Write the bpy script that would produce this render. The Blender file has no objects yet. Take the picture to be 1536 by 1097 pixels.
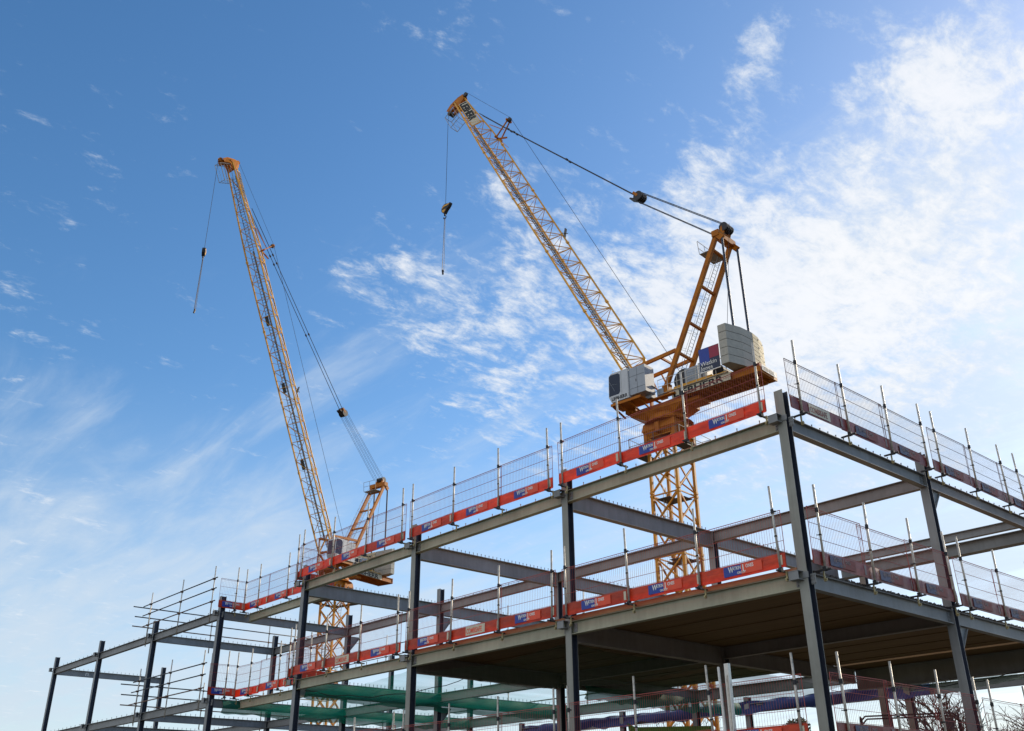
import bpy, bmesh, math, random
from mathutils import Vector, Matrix
random.seed(7)
R = math.radians
sc = bpy.context.scene
col = sc.collection
GZ = -1.6                       # ground, camera eye at z=0
H0, H1, H2 = 1.15, 4.45, 7.75   # floor levels
BAY, YB, YC, YD = 6.575, 5.9, 12.7, 15.9
CW = 0.205

# ------------------------------------------------------------------ materials
def mat(name, base, rough=0.6, metal=0.0, var=0.0, scale=6.0, c2=None, bump=0.0, spec=0.4, stretch=None, trans=0.0):
    m = bpy.data.materials.new(name); m.use_nodes = True
    nt = m.node_tree; N = nt.nodes; L = nt.links
    b = N['Principled BSDF']
    b.inputs['Roughness'].default_value = rough
    b.inputs['Metallic'].default_value = metal
    b.inputs['Specular IOR Level'].default_value = spec
    b.inputs['Base Color'].default_value = (*base, 1)
    if var > 0 or c2:
        tc = N.new('ShaderNodeTexCoord'); mp = N.new('ShaderNodeMapping')
        L.new(tc.outputs['Object'], mp.inputs[0])
        if stretch: mp.inputs['Scale'].default_value = stretch
        n1 = N.new('ShaderNodeTexNoise'); n1.inputs['Scale'].default_value = scale
        n1.inputs['Detail'].default_value = 6; n1.inputs['Roughness'].default_value = 0.65
        L.new(mp.outputs[0], n1.inputs['Vector'])
        cr = N.new('ShaderNodeValToRGB')
        cr.color_ramp.elements[0].position = 0.32; cr.color_ramp.elements[1].position = 0.72
        d = c2 if c2 else tuple(max(0, x * (1 - var)) for x in base)
        e = base if c2 else tuple(min(1, x * (1 + var)) for x in base)
        cr.color_ramp.elements[0].color = (*d, 1); cr.color_ramp.elements[1].color = (*e, 1)
        L.new(n1.outputs['Fac'], cr.inputs[0]); L.new(cr.outputs[0], b.inputs['Base Color'])
        mr = N.new('ShaderNodeMapRange'); mr.inputs[3].default_value = max(0.05, rough - .15); mr.inputs[4].default_value = min(1, rough + .15)
        L.new(n1.outputs['Fac'], mr.inputs[0]); L.new(mr.outputs[0], b.inputs['Roughness'])
        if bump > 0:
            bp = N.new('ShaderNodeBump'); bp.inputs['Strength'].default_value = bump; bp.inputs['Distance'].default_value = 0.02
            L.new(n1.outputs['Fac'], bp.inputs['Height']); L.new(bp.outputs[0], b.inputs['Normal'])
    return m

M = {}
def steelmat(name, base, worn, amt=.5):
    # shop-primed steel: patchy primer, rain streaks, rust freckles and scuffs
    m = bpy.data.materials.new(name); m.use_nodes = True
    nt = m.node_tree; N = nt.nodes; L = nt.links; p = N['Principled BSDF']
    tc = N.new('ShaderNodeTexCoord')
    def nz(scale, sc_, det=6, ro=.65):
        mp = N.new('ShaderNodeMapping'); mp.inputs['Scale'].default_value = sc_; L.new(tc.outputs['Object'], mp.inputs[0])
        n = N.new('ShaderNodeTexNoise'); n.inputs['Scale'].default_value = scale; n.inputs['Detail'].default_value = det; n.inputs['Roughness'].default_value = ro
        L.new(mp.outputs[0], n.inputs['Vector']); return n.outputs['Fac']
    def rg(f, p0, p1, c0, c1):
        c = N.new('ShaderNodeValToRGB'); c.color_ramp.elements[0].position = p0; c.color_ramp.elements[1].position = p1
        c.color_ramp.elements[0].color = (*c0, 1); c.color_ramp.elements[1].color = (*c1, 1); L.new(f, c.inputs[0]); return c.outputs[0]
    def mix(f, x, y, bt='MIX'):
        q = N.new('ShaderNodeMixRGB'); q.blend_type = bt
        if isinstance(f, float): q.inputs[0].default_value = f
        else: L.new(f, q.inputs[0])
        L.new(x, q.inputs[1])
        if isinstance(y, tuple): q.inputs[2].default_value = (*y, 1)
        else: L.new(y, q.inputs[2])
        return q.outputs[0]
    c = rg(nz(.55, (1, 1, 1), 5), .35, .68, tuple(x * .78 for x in base), tuple(min(1, x * 1.12) for x in base))
    st = rg(nz(7, (1, 1, .10)), .38, .62, (.70, .68, .64), (1, 1, 1)); c = mix(amt, c, st, 'MULTIPLY')
    ru = rg(nz(9, (1, 1, .6), 8, .75), .64, .72, (0, 0, 0), (1, 1, 1)); c = mix(ru, c, worn)
    sc_ = rg(nz(3.0, (1, 1, 1.6), 8, .8), .66, .70, (0, 0, 0), (.55, .55, .55)); c = mix(sc_, c, (.42, .41, .38))
    L.new(c, p.inputs['Base Color']); p.inputs['Roughness'].default_value = .5; p.inputs['Specular IOR Level'].default_value = .35
    return m
M['steel_g'] = steelmat('primer_steel_green_grey', (0.41, 0.43, 0.325), (.22, .15, .10), .4)
M['steel_c'] = steelmat('primer_steel_column_grey', (0.30, 0.31, 0.28), (.16, .11, .08), .4)
M['steel'] = steelmat('primer_steel_grey', (0.25, 0.265, 0.275), (.15, .105, .075), .4)
M['recess_shade'] = steelmat('painted_shade_in_column_web', (0.040, 0.050, 0.078), (.06, .05, .045), .4)  # shade inside the column recess, put into the base colour
M['steel_w'] = steelmat('primer_steel_warm_grey', (0.29, 0.27, 0.268), (.19, .13, .10), .4)
M['galv'] = mat('galvanised_steel', (0.52, 0.52, 0.50), .38, .75, .18, 9)
M['galv_d'] = mat('dull_galvanised_tube', (0.52, 0.49, 0.43), .45, .2, .35, 8)
M['rust'] = mat('rusty_tube', (0.17, 0.10, 0.07), .75, .1, .4, 12)
M['dark'] = mat('dark_clamp_steel', (0.035, 0.035, 0.04), .55, .3, .3, 20)
M['ywhook'] = mat('yellow_zinc_hook', (0.36, 0.30, 0.15), .5, .3, .3, 20)
M['mesh_r'] = mat('red_mesh_wire', (0.40, 0.10, 0.09), .6, 0, spec=.2)
M['mesh_g'] = mat('grey_mesh_wire', (0.20, 0.11, 0.11), .7, 0, spec=.1)
M['wood'] = mat('timber_deck_edge', (0.50, 0.40, 0.22), .75, 0, .3, .35, c2=(0.34, 0.15, 0.08))
M['yellow'] = mat('crane_yellow_paint', (0.68, 0.35, 0.045), .5, 0, .2, 3, spec=.3)
M['mastc'] = mat('mast_orange_yellow_paint', (0.58, 0.225, 0.012), .5, 0, .3, 2.2, spec=.25)
M['yellow_d'] = mat('crane_orange_paint_worn', (0.54, 0.19, 0.010), .55, 0, .35, 1.6, c2=(0.32, 0.085, 0.006), spec=.2)
M['catwalk'] = mat('dark_grating', (0.10, 0.10, 0.105), .6, .3, .2, 8)
M['ladg'] = mat('grey_ladder_paint', (0.30, 0.29, 0.27), .6, 0)
M['rope'] = mat('steel_wire_rope', (0.045, 0.05, 0.065), .6, .2)
M['tie'] = mat('blue_black_tie_rod', (0.035, 0.05, 0.085), .45, .1, .2, 5)
M['cabw'] = mat('cab_grey_white_paint', (0.50, 0.53, 0.56), .4, 0, .07, 3)
M['cabg'] = mat('cab_panel_grey_paint', (0.33, 0.37, 0.42), .45, 0, .1, 3)
M['white'] = mat('white_lettering_paint', (0.78, 0.78, 0.75), .6, 0, .06, 6)
M['cream'] = mat('cream_sign_board', (0.60, 0.55, 0.42), .6, 0, .12, 6)
M['black'] = mat('black_lettering_paint', (0.012, 0.012, 0.016), .6)
M['blue'] = mat('sign_blue_vinyl', (0.02, 0.055, 0.33), .5, 0, .12, 7)
M['navy'] = mat('sign_navy_vinyl', (0.018, 0.03, 0.075), .5, 0, .1, 6)
M['crim'] = mat('sign_crimson_vinyl', (0.30, 0.022, 0.06), .5, 0, .1, 6)
M['redbox'] = mat('bright_red_sticker', (0.78, 0.085, 0.035), .5, 0, .08, 6)
M['glassd'] = mat('cab_window_glass', (0.015, 0.028, 0.06), .12, 0, spec=.25)
M['rubber'] = mat('black_rubber', (0.02, 0.02, 0.02), .8)
M['bark'] = mat('bare_tree_bark', (0.075, 0.06, 0.045), .9, 0, .3, 8)
M['leaf'] = mat('evergreen_leaves', (0.055, 0.06, 0.025), .8, 0, .4, 5)
M['green'] = mat('green_machine_paint', (0.10, 0.26, 0.02), .5, 0, .3, 6)
M['brownst'] = mat('primer_steel_brownish', (0.20, 0.165, 0.14), .55, 0, .2, 2)

def concrete(name, a, b):
    m = mat(name, a, .85, 0, 0, 5, c2=b, bump=.25); return m
M['ballast'] = concrete('ballast_concrete', (0.47, 0.45, 0.39), (0.36, 0.35, 0.31))
M['ballast2'] = concrete('ballast_concrete_pale', (0.66, 0.58, 0.40), (0.54, 0.47, 0.33))

def plastic_toe(name, a, b, tl=.38):
    # faded translucent red plastic toe board, with dirt in its own patches
    m = bpy.data.materials.new(name); m.use_nodes = True
    nt = m.node_tree; N = nt.nodes; L = nt.links; p = N['Principled BSDF']
    tc = N.new('ShaderNodeTexCoord'); mp = N.new('ShaderNodeMapping'); mp.inputs['Scale'].default_value = (1.2, 1, 3.5)
    oi = N.new('ShaderNodeObjectInfo'); ad = N.new('ShaderNodeVectorMath'); ad.operation = 'MULTIPLY_ADD'
    cx = N.new('ShaderNodeCombineXYZ'); 
    for i in range(3): L.new(oi.outputs['Random'], cx.inputs[i])
    ad.inputs[1].default_value = (40, 40, 40)
    L.new(cx.outputs[0], ad.inputs[0]); L.new(tc.outputs['Object'], ad.inputs[2]); L.new(ad.outputs[0], mp.inputs[0])
    n = N.new('ShaderNodeTexNoise'); n.inputs['Scale'].default_value = 2.2; n.inputs['Detail'].default_value = 7; n.inputs['Roughness'].default_value = .7
    L.new(mp.outputs[0], n.inputs['Vector'])
    cr = N.new('ShaderNodeValToRGB'); e = cr.color_ramp.elements
    e[0].position = .28; e[0].color = (*b, 1); e[1].position = .62; e[1].color = (*a, 1)
    x = e.new(.80); x.color = (min(1, a[0] * 1.05), a[1] * 1.7, a[2] * 2.4, 1)
    L.new(n.outputs['Fac'], cr.inputs[0])
    # each board has its own fade
    mx = N.new('ShaderNodeMixRGB'); mx.blend_type = 'MULTIPLY'; mx.inputs[0].default_value = 1
    mr = N.new('ShaderNodeMapRange'); mr.inputs[3].default_value = .72; mr.inputs[4].default_value = 1.1
    L.new(oi.outputs['Random'], mr.inputs[0]); L.new(cr.outputs[0], mx.inputs[1]); L.new(mr.outputs[0], mx.inputs[2])
    L.new(mx.outputs[0], p.inputs['Base Color']); p.inputs['Roughness'].default_value = .42
    tr = N.new('ShaderNodeBsdfTranslucent'); L.new(mx.outputs[0], tr.inputs[0])
    ms = N.new('ShaderNodeMixShader'); ms.inputs[0].default_value = tl
    L.new(p.outputs[0], ms.inputs[1]); L.new(tr.outputs[0], ms.inputs[2])
    L.new(ms.outputs[0], N['Material Output'].inputs[0])
    return m
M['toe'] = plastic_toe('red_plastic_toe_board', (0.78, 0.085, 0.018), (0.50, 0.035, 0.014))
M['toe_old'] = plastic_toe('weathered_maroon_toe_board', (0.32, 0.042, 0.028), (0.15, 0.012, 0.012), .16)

def net(name, c, a, tlf=.45):
    m = bpy.data.materials.new(name); m.use_nodes = True
    nt = m.node_tree; N = nt.nodes; L = nt.links; p = N['Principled BSDF']
    p.inputs['Base Color'].default_value = (*c, 1); p.inputs['Roughness'].default_value = .7
    tl = N.new('ShaderNodeBsdfTranslucent'); tl.inputs[0].default_value = (*[min(1, x * 1.3) for x in c], 1)
    m1 = N.new('ShaderNodeMixShader'); m1.inputs[0].default_value = tlf
    L.new(p.outputs[0], m1.inputs[1]); L.new(tl.outputs[0], m1.inputs[2])
    tc = N.new('ShaderNodeTexCoord'); n = N.new('ShaderNodeTexNoise'); n.inputs['Scale'].default_value = 1.1
    mp = N.new('ShaderNodeMapping'); mp.inputs['Scale'].default_value = (1, .35, 1)
    L.new(tc.outputs['Object'], mp.inputs[0]); L.new(mp.outputs[0], n.inputs['Vector'])
    mr = N.new('ShaderNodeMapRange'); mr.inputs[1].default_value = .3; mr.inputs[2].default_value = .7
    mr.inputs[3].default_value = a - .12; mr.inputs[4].default_value = a + .12
    L.new(n.outputs['Fac'], mr.inputs[0])
    t = N.new('ShaderNodeBsdfTransparent'); m2 = N.new('ShaderNodeMixShader')
    L.new(mr.outputs[0], m2.inputs[0]); L.new(t.outputs[0], m2.inputs[1]); L.new(m1.outputs[0], m2.inputs[2])
    L.new(m2.outputs[0], N['Material Output'].inputs[0]); return m
M['gnet'] = net('green_debris_net', (0.0, 0.20, 0.13), .26)
M['gnets'] = net('gathered_green_net', (0.0, 0.15, 0.10), .86, .35)
M['gnetd'] = net('dark_green_debris_net', (0.0, 0.07, 0.035), .45, .08)
M['bnet'] = net('blue_debris_net', (0.010, 0.028, 0.13), .93, .05)

def soffit():
    m = bpy.data.materials.new('brown_deck_soffit'); m.use_nodes = True
    nt = m.node_tree; N = nt.nodes; L = nt.links; p = N['Principled BSDF']
    tc = N.new('ShaderNodeTexCoord'); mp = N.new('ShaderNodeMapping'); mp.inputs['Scale'].default_value = (.25, 3, 1)
    L.new(tc.outputs['Object'], mp.inputs[0])
    n = N.new('ShaderNodeTexNoise'); n.inputs['Scale'].default_value = 2; n.inputs['Detail'].default_value = 6
    L.new(mp.outputs[0], n.inputs['Vector'])
    cr = N.new('ShaderNodeValToRGB'); cr.color_ramp.elements[0].position = .3; cr.color_ramp.elements[1].position = .7
    cr.color_ramp.elements[0].color = (.17, .105, .05, 1); cr.color_ramp.elements[1].color = (.26, .165, .08, 1)
    L.new(n.outputs['Fac'], cr.inputs[0]); L.new(cr.outputs[0], p.inputs['Base Color']); p.inputs['Roughness'].default_value = .8
    return m
M['soffit'] = soffit()

# ------------------------------------------------------------------ mesh builder
class MB:
    def __init__(s): s.v = []; s.f = []
    def add(s, vs, fs):
        o = len(s.v); s.v += [tuple(v) for v in vs]; s.f += [tuple(i + o for i in f) for f in fs]; return s
    def box(s, x0, x1, y0, y1, z0, z1):
        vs = [(x, y, z) for x in (x0, x1) for y in (y0, y1) for z in (z0, z1)]
        return s.add(vs, [(0, 1, 3, 2), (4, 6, 7, 5), (0, 4, 5, 1), (2, 3, 7, 6), (0, 2, 6, 4), (1, 5, 7, 3)])
    def frame(s, a, b, up):
        a = Vector(a); b = Vector(b); w = (b - a).normalized(); up = Vector(up)
        if abs(w.dot(up.normalized())) > .99: up = Vector((1, 0, 0)) if abs(w.x) < .9 else Vector((0, 1, 0))
        u = w.cross(up).normalized(); v = u.cross(w).normalized(); return a, b, u, v
    def prism(s, a, b, prof, up=(0, 0, 1)):
        a, b, u, v = s.frame(a, b, up); n = len(prof)
        vs = [a + u * p + v * q for p, q in prof] + [b + u * p + v * q for p, q in prof]
        fs = [(i, (i + 1) % n, n + (i + 1) % n, n + i) for i in range(n)]
        fs += [tuple(range(n - 1, -1, -1)), tuple(range(n, 2 * n))]
        return s.add(vs, fs)
    def bar(s, a, b, w, h=None, up=(0, 0, 1)):
        h = h or w
        return s.prism(a, b, [(-w/2, -h/2), (w/2, -h/2), (w/2, h/2), (-w/2, h/2)], up)
    def tube(s, a, b, r, n=6, r2=None):
        a, b, u, v = s.frame(a, b, (0, 0, 1)); r2 = r if r2 is None else r2
        vs = []
        for c, rr in ((a, r), (b, r2)):
            for i in range(n):
                t = 2 * math.pi * i / n; vs.append(c + u * (rr * math.cos(t)) + v * (rr * math.sin(t)))
        fs = [(i, (i + 1) % n, n + (i + 1) % n, n + i) for i in range(n)] + [tuple(range(n - 1, -1, -1)), tuple(range(n, 2 * n))]
        return s.add(vs, fs)
    def path(s, pts, r, n=6):
        for a, b in zip(pts, pts[1:]): s.tube(a, b, r, n)
        return s
    def ibeam(s, a, b, h, w, tw, tf, up=(0, 0, 1)):
        # a, b are on the top centre line
        H, W, t = h, w / 2, tw / 2
        p = [(-W, -H), (W, -H), (W, -H + tf), (t, -H + tf), (t, -tf), (W, -tf), (W, 0), (-W, 0), (-W, -tf), (-t, -tf), (-t, -H + tf), (-W, -H + tf)]
        return s.prism(a, b, p, up)
    def obj(s, name, m, parent=None, loc=None, smooth=False):
        me = bpy.data.meshes.new(name); me.from_pydata(s.v, [], s.f); me.update()
        bm = bmesh.new(); bm.from_mesh(me); bmesh.ops.recalc_face_normals(bm, faces=bm.faces); bm.to_mesh(me); bm.free()
        if smooth:
            for p in me.polygons: p.use_smooth = True
        me.materials.append(m if not isinstance(m, str) else M[m])
        o = bpy.data.objects.new(name, me); col.objects.link(o)
        if parent: o.parent = parent
        if loc: o.location = loc
        return o

def thing(name, label, cat, loc=(0, 0, 0), rz=0, group=None):
    o = bpy.data.objects.new(name, None); col.objects.link(o); o.empty_display_size = .2
    o.location = loc; o.rotation_euler = (0, 0, rz); tag(o, label, cat, group); return o
def tag(o, label, cat, group=None, kind=None):
    if label: o['label'] = label
    if cat: o['category'] = cat
    if group: o['group'] = group
    if kind: o['kind'] = kind
    return o
kids = {}
def childs(o):
    return [c for c in list(o.children)]
def copy_tree(o, loc, rz, label, group=None):
    c = o.copy(); col.objects.link(c); c.location = loc; c.rotation_euler = (0, 0, rz); c['label'] = label
    if group: c['group'] = group
    for ch in childs(o):
        d = ch.copy(); col.objects.link(d); d.parent = c
        for g in childs(ch):
            e = g.copy(); col.objects.link(e); e.parent = d
    return c

_txt = {}
def text_mesh(t, size, name='lettering', m='white', parent=None, loc=(0, 0, 0), rot=(R(90), 0, 0), bold=0.0, sx=1.0, align='LEFT', shear=0.0, ext=.002):
    key = (t, bold, align, shear, ext / size)
    if key not in _txt:
        cu = bpy.data.curves.new('txt', 'FONT'); cu.body = t; cu.size = 1; cu.offset = bold; cu.extrude = ext / size; cu.align_x = align; cu.shear = shear
        cu.resolution_u = 3
        o = bpy.data.objects.new('txt', cu); col.objects.link(o)
        dg = bpy.context.evaluated_depsgraph_get(); me = bpy.data.meshes.new_from_object(o.evaluated_get(dg))
        bpy.data.objects.remove(o); bpy.data.curves.remove(cu); _txt[key] = me
    me = _txt[key].copy(); me.materials.clear(); me.materials.append(M[m]); me.name = name
    me.transform(Matrix.Diagonal((size * sx, size, size, 1)))
    me.transform(Matrix.Translation(loc) @ (rot if isinstance(rot, Matrix) else Matrix.LocRotScale(None, __import__('mathutils').Euler(rot), None)))
    o = bpy.data.objects.new(name, me); col.objects.link(o)
    if parent: o.parent = parent
    return o

# ------------------------------------------------------------------ setting: ground
def grid_mesh(name, n, size, zf, m, cx=0, cy=0):
    b = MB(); 
    vs = [(cx + (i / n - .5) * size, cy + (j / n - .5) * size, 0) for j in range(n + 1) for i in range(n + 1)]
    vs = [(x, y, zf(x, y)) for x, y, _ in vs]
    fs = [(j * (n + 1) + i, j * (n + 1) + i + 1, (j + 1) * (n + 1) + i + 1, (j + 1) * (n + 1) + i) for j in range(n) for i in range(n)]
    b.add(vs, fs); return b.obj(name, m)
M['earth'] = mat('muddy_ground', (0.075, 0.056, 0.038), .95, 0, 0, .8, c2=(0.045, 0.04, 0.022), bump=.4)
tag(grid_mesh('ground', 60, 3000, lambda x, y: GZ, 'earth'), None, None, kind='structure')

# ------------------------------------------------------------------ steel frame (one building, members as parts)
frame = thing('steel_frame', 'grey bolted steel building frame of columns and beams in three storeys', 'building frame', (0, 0, GZ))
def FP(o): o.location = (0, 0, -GZ); return o     # members are modelled in world height
def column(i, y, ztop, m='steel', bracket=()):
    x = -BAY * i; w = CW; t = .013
    b = MB().ibeam((x + w/2, y, GZ), (x + w/2, y, ztop), w, w, .009, t, up=(0, -1, 0))
    c = FP(b.obj('column', m, frame)); c.data.materials.append(M['recess_shade'])
    for p in c.data.polygons:                     # flange faces and edges keep the grey, recess shade is painted in as dark blue
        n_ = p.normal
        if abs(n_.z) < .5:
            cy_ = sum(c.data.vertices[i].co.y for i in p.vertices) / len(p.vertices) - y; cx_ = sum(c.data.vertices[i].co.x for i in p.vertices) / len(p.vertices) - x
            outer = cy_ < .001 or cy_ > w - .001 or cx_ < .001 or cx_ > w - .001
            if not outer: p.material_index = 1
    for z in bracket:
        k = MB(); x0, x1, ya, yb = x - .11, x + .11, y - .17, y - .003
        k.box(x0, x1, ya, ya + .012, z - .155, z - .003)                       # front plate
        k.box(x0, x0 + .012, ya + .012, yb, z - .155, z - .003)                # side web
        k.box(x0 - .004, x1 + .012, ya - .006, yb, z - .003, z + .009)                 # top leaf
        k.box(x0 - .004, x1 + .012, ya - .006, yb, z - .167, z - .155)                 # bottom leaf
        k.box(x + .11, x + w + .03, y - .016, y - .004, z - .13, z - .012)
        k.obj('bracket', 'steel', c)
    return c
def beam(a, b, m='steel', h=.31, w=.165, stud=.0, off=0, double=False):
    k = MB().ibeam(a, b, h, w, .008 if h < .4 else .011, .014 if h < .4 else .02)
    if stud:
        a = Vector(a); b = Vector(b); d = b - a; n = int(d.length / stud); u = Vector((-d.y, d.x, 0)).normalized() * (.045 if double else 0)
        for j in range(1, n):
            p = a + d * (j / n)
            for sgn in ((-1, 1) if double else (0,)):
                q = p + u * sgn + Vector((0, 0, .001))
                k.tube(q, q + Vector((0, 0, .095)), .010, 5); k.tube(q + Vector((0, 0, .085)), q + Vector((0, 0, .1)), .016, 5)
    return FP(k.obj('beam', m, frame))

TOP = H2 + .58
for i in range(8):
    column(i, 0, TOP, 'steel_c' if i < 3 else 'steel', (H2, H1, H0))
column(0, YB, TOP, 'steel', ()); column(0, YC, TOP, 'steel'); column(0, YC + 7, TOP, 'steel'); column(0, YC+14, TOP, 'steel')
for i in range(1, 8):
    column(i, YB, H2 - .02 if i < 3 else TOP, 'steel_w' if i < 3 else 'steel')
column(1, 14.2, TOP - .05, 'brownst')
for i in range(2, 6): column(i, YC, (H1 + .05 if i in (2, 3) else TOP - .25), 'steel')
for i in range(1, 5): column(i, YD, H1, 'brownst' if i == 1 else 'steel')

e = .004
for z in (H0, H1, H2):
    for i in range(7):
        xr, xl = -BAY * i + CW/2 - .01, -BAY * (i + 1) + CW/2 + .01
        m = 'steel_g' if i < 4 else 'steel'
        if i == 3:                                   # recessed bay: beam set back between the two girders
            if z > H0: beam((xl + .15, 1.25, z - e), (xr - .12, 1.25, z - e), 'steel_g', stud=.6)
        else:
            beam((xl, CW/2, z), (xr, CW/2, z), m, stud=.55 if z > H0 else 0)
        # second row
        if z == H2 and i >= 5: continue
        if z >= H1: beam((xl, YB + CW/2, z), (xr, YB + CW/2, z), 'steel_w' if i < 3 else 'steel', stud=.5 if i > 1 else 0)
        if i < 5 and z == H1:
            beam((xl, YC + CW/2 + .0, z - .02), (xr, YC + CW/2, z - .02), 'steel', h=.6 if i == 0 else .36, w=.24)
    # cross girders
    for i in range(8):
        x = -BAY * i + CW/2
        deep = i in (1, 2, 3)
        if i == 0:
            for ya, yb in ((CW, YB), (YB + CW, YC), (YC + CW, YC + 7), (YC + 7 + CW, YC + 14)):
                beam((x, ya + .003, z - e), (x, yb - .003, z - e), 'steel_w' if z == H2 and ya > 1 else 'steel', stud=.3)
            continue
        if z == H2 and i in (4, 6): 
            if i == 4: beam((x, CW + .003, z - e), (x, YB - .003, z - e), 'steel', h=.31, stud=.22)
            continue
        if z == H0: continue
        beam((x, CW + .003, z - e), (x, YB - .003, z - e), 'steel_w' if i < 3 else 'steel', h=.47 if deep else .31, w=.19 if deep else .165, stud=.16 if i < 4 else .22)
        if i <= 3 or (z == H1 and i <= 5):
            beam((x, YB + CW + .003, z - e), (x, YC - .003, z - e), 'steel_w' if i < 3 else 'steel', h=.42 if deep else .31, w=.19 if deep else .165, stud=.2)
beam((-BAY + CW/2, 11.6, H2 - .006), (-.0, 11.6, H2 - .006), 'steel', h=.235)
beam((-BAY + CW/2, YC + .2, H2 - .008), (-.0, YC + .2, H2 - .008), 'steel', h=.36, w=.34)
beam((-BAY * 4, YD + .1, H1 - .25), (0, YD + .1, H1 - .25), 'steel', h=.33)
k = MB(); xg = -BAY * 7 + CW/2 + .0055
for q in (0, .12): k.box(xg, xg + .003, 1.7 + q, 1.74 + q, H2 - .24, H2 - .10)
k.box(xg, xg + .003, 1.74, 1.82, H2 - .12, H2 - .10); FP(k.obj('chalk_mark', 'white', frame))
# haunch gussets under the second-row members
for i, z in ((0, H2), (0, H1), (3, H2), (3, H1), (4, H2)):
    x = -BAY * i + CW/2; k = MB()
    zb = z - (.47 if i == 3 else .31) - .006; y0 = YB + CW + .002
    k.prism((x - .008, y0, zb), (x + .008, y0, zb), [(0, 0), (.48, 0), (.48, -.03), (.05, -.55), (0, -.55)], up=(0, 0, 1))
    vs = [(x + s, y0 + a, zb + b) for s in (-.008, .008) for a, b in ((0, 0), (.48, 0), (.48, -.04), (.03, -.58), (0, -.58))]
    k = MB().add(vs, [(0, 1, 2, 3, 4), (9, 8, 7, 6, 5)] + [(j, (j + 1) % 5, 5 + (j + 1) % 5, 5 + j) for j in range(5)])
    k.bar((x, y0 + .48, zb - .03), (x, y0 + .03, zb - .58), .12, .012)
    FP(k.obj('gusset', 'steel', frame))
for i in range(8):
    for z in (H2, H1):
        x = -BAY * i
        for xx, sg in ((x + CW + .03, 1), (x - .03, -1)):
            k = MB().box(min(xx - sg * .02, xx + sg * .09), max(xx - sg * .02, xx + sg * .09), CW/2 - .017, CW/2 - .005, z - .26, z - .05)
            for zz in (z - .08, z - .155, z - .23):
                for dx in (.0, .06): k.tube((xx + sg * dx, CW/2 - .01, zz), (xx + sg * dx, CW/2 - .032, zz), .014, 6)
            FP(k.obj('bolted_plate', 'steel', frame))
for y in (YB, YC):
    for z in (H2, H1):
        for yy, sg in ((y - .03, -1), (y + CW + .03, 1)):
            k = MB().box(CW/2 + .005, CW/2 + .017, min(yy - sg * .02, yy + sg * .09), max(yy - sg * .02, yy + sg * .09), z - .26, z - .05)
            for zz in (z - .08, z - .155, z - .23):
                for dy in (0, .06): k.tube((CW/2 + .01, yy + sg * dy, zz), (CW/2 + .032, yy + sg * dy, zz), .014, 6)
            FP(k.obj('bolted_plate', 'steel', frame))
# deck on the middle level
dk = MB().box(-2 * BAY + .05, 0.02, .19, 11.52, H1 + .012, H1 + .10)
fl = FP(dk.obj('floor_deck', 'soffit', frame)); tag(fl, 'brown timber floor deck of the middle storey', None)
bd = MB()
for y in [1.3 + j * 1.2 for j in range(9)]:                      # seams between the sheets
    bd.box(-2 * BAY + .1, -.1, y, y + .025, H1 - .006, H1 + .01)
dgu = bd.obj('deck_joists', 'soffit', fl)
k = MB().box(-2 * BAY + .35, -.02, .01, .185, H1 + .004, H1 + .11)
k.obj('deck_edge', 'wood', fl)
k = MB()                                                          # profiled steel sheets' edge, right face
y = .3
while y < 26:
    k.box(.02, .175, y, y + .11, H1 + .004, H1 + .055); k.box(.02, .175, y + .118, y + .19, H1 + .004, H1 + .02)
    y += .2
k.obj('deck_profile_edge', 'dark', fl)
k = MB().box(-BAY * 1.0, -.02, YC - .9, YC + .6, H1 + .012, H1 + .09); k.obj('deck_sheet', 'soffit', fl)

# ------------------------------------------------------------------ guard posts
def make_post():
    t = thing('guard_post', '', 'guard post', (0, 0, 0), 0, 'guard posts along the floor edges')
    MB().tube((0, 0, .03), (0, 0, 1.78), .0245, 10).obj('tube', 'galv_d', t, smooth=True)
    k = MB().bar((0, -.14, .035), (0, .22, .035), .045, .03); k.box(-.035, .035, -.04, .04, .015, .10)
    k.obj('foot_bar', 'dark', t)
    k = MB().box(.05, .085, .07, .095, -.15, .035); k.box(.05, .085, .04, .095, -.17, -.15); k.tube((.0675, .03, -.13), (.0675, .1, -.13), .022, 6)
    k.obj('beam_hook', 'ywhook', t)
    k = MB().tube((0, 0, 1.20), (0, 0, 1.29), .037, 8); k.bar((0, 0, 1.245), (.05, .05, 1.245), .03)
    k.obj('clamp', 'dark', t)
    k = MB(); k.tube((0, 0, .72), (0, 0, .75), .033, 8); k.bar((0, 0, .735), (-.05, .06, .735), .014); k.obj('clip', 'dark', t)
    return t
post0 = make_post(); used = [False]
def post(x, y, z, rz, label):
    j = random.uniform(-.03, .03)
    if not used[0]:
        used[0] = True; post0.location = (x, y, z); post0.rotation_euler = (random.uniform(-.012, .012), random.uniform(-.03, .012), rz); post0['label'] = label; return post0
    p = copy_tree(post0, (x, y, z), rz, label)
    p.rotation_euler = (random.uniform(-.014, .014), random.uniform(-.02, .02), rz); return p

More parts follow.
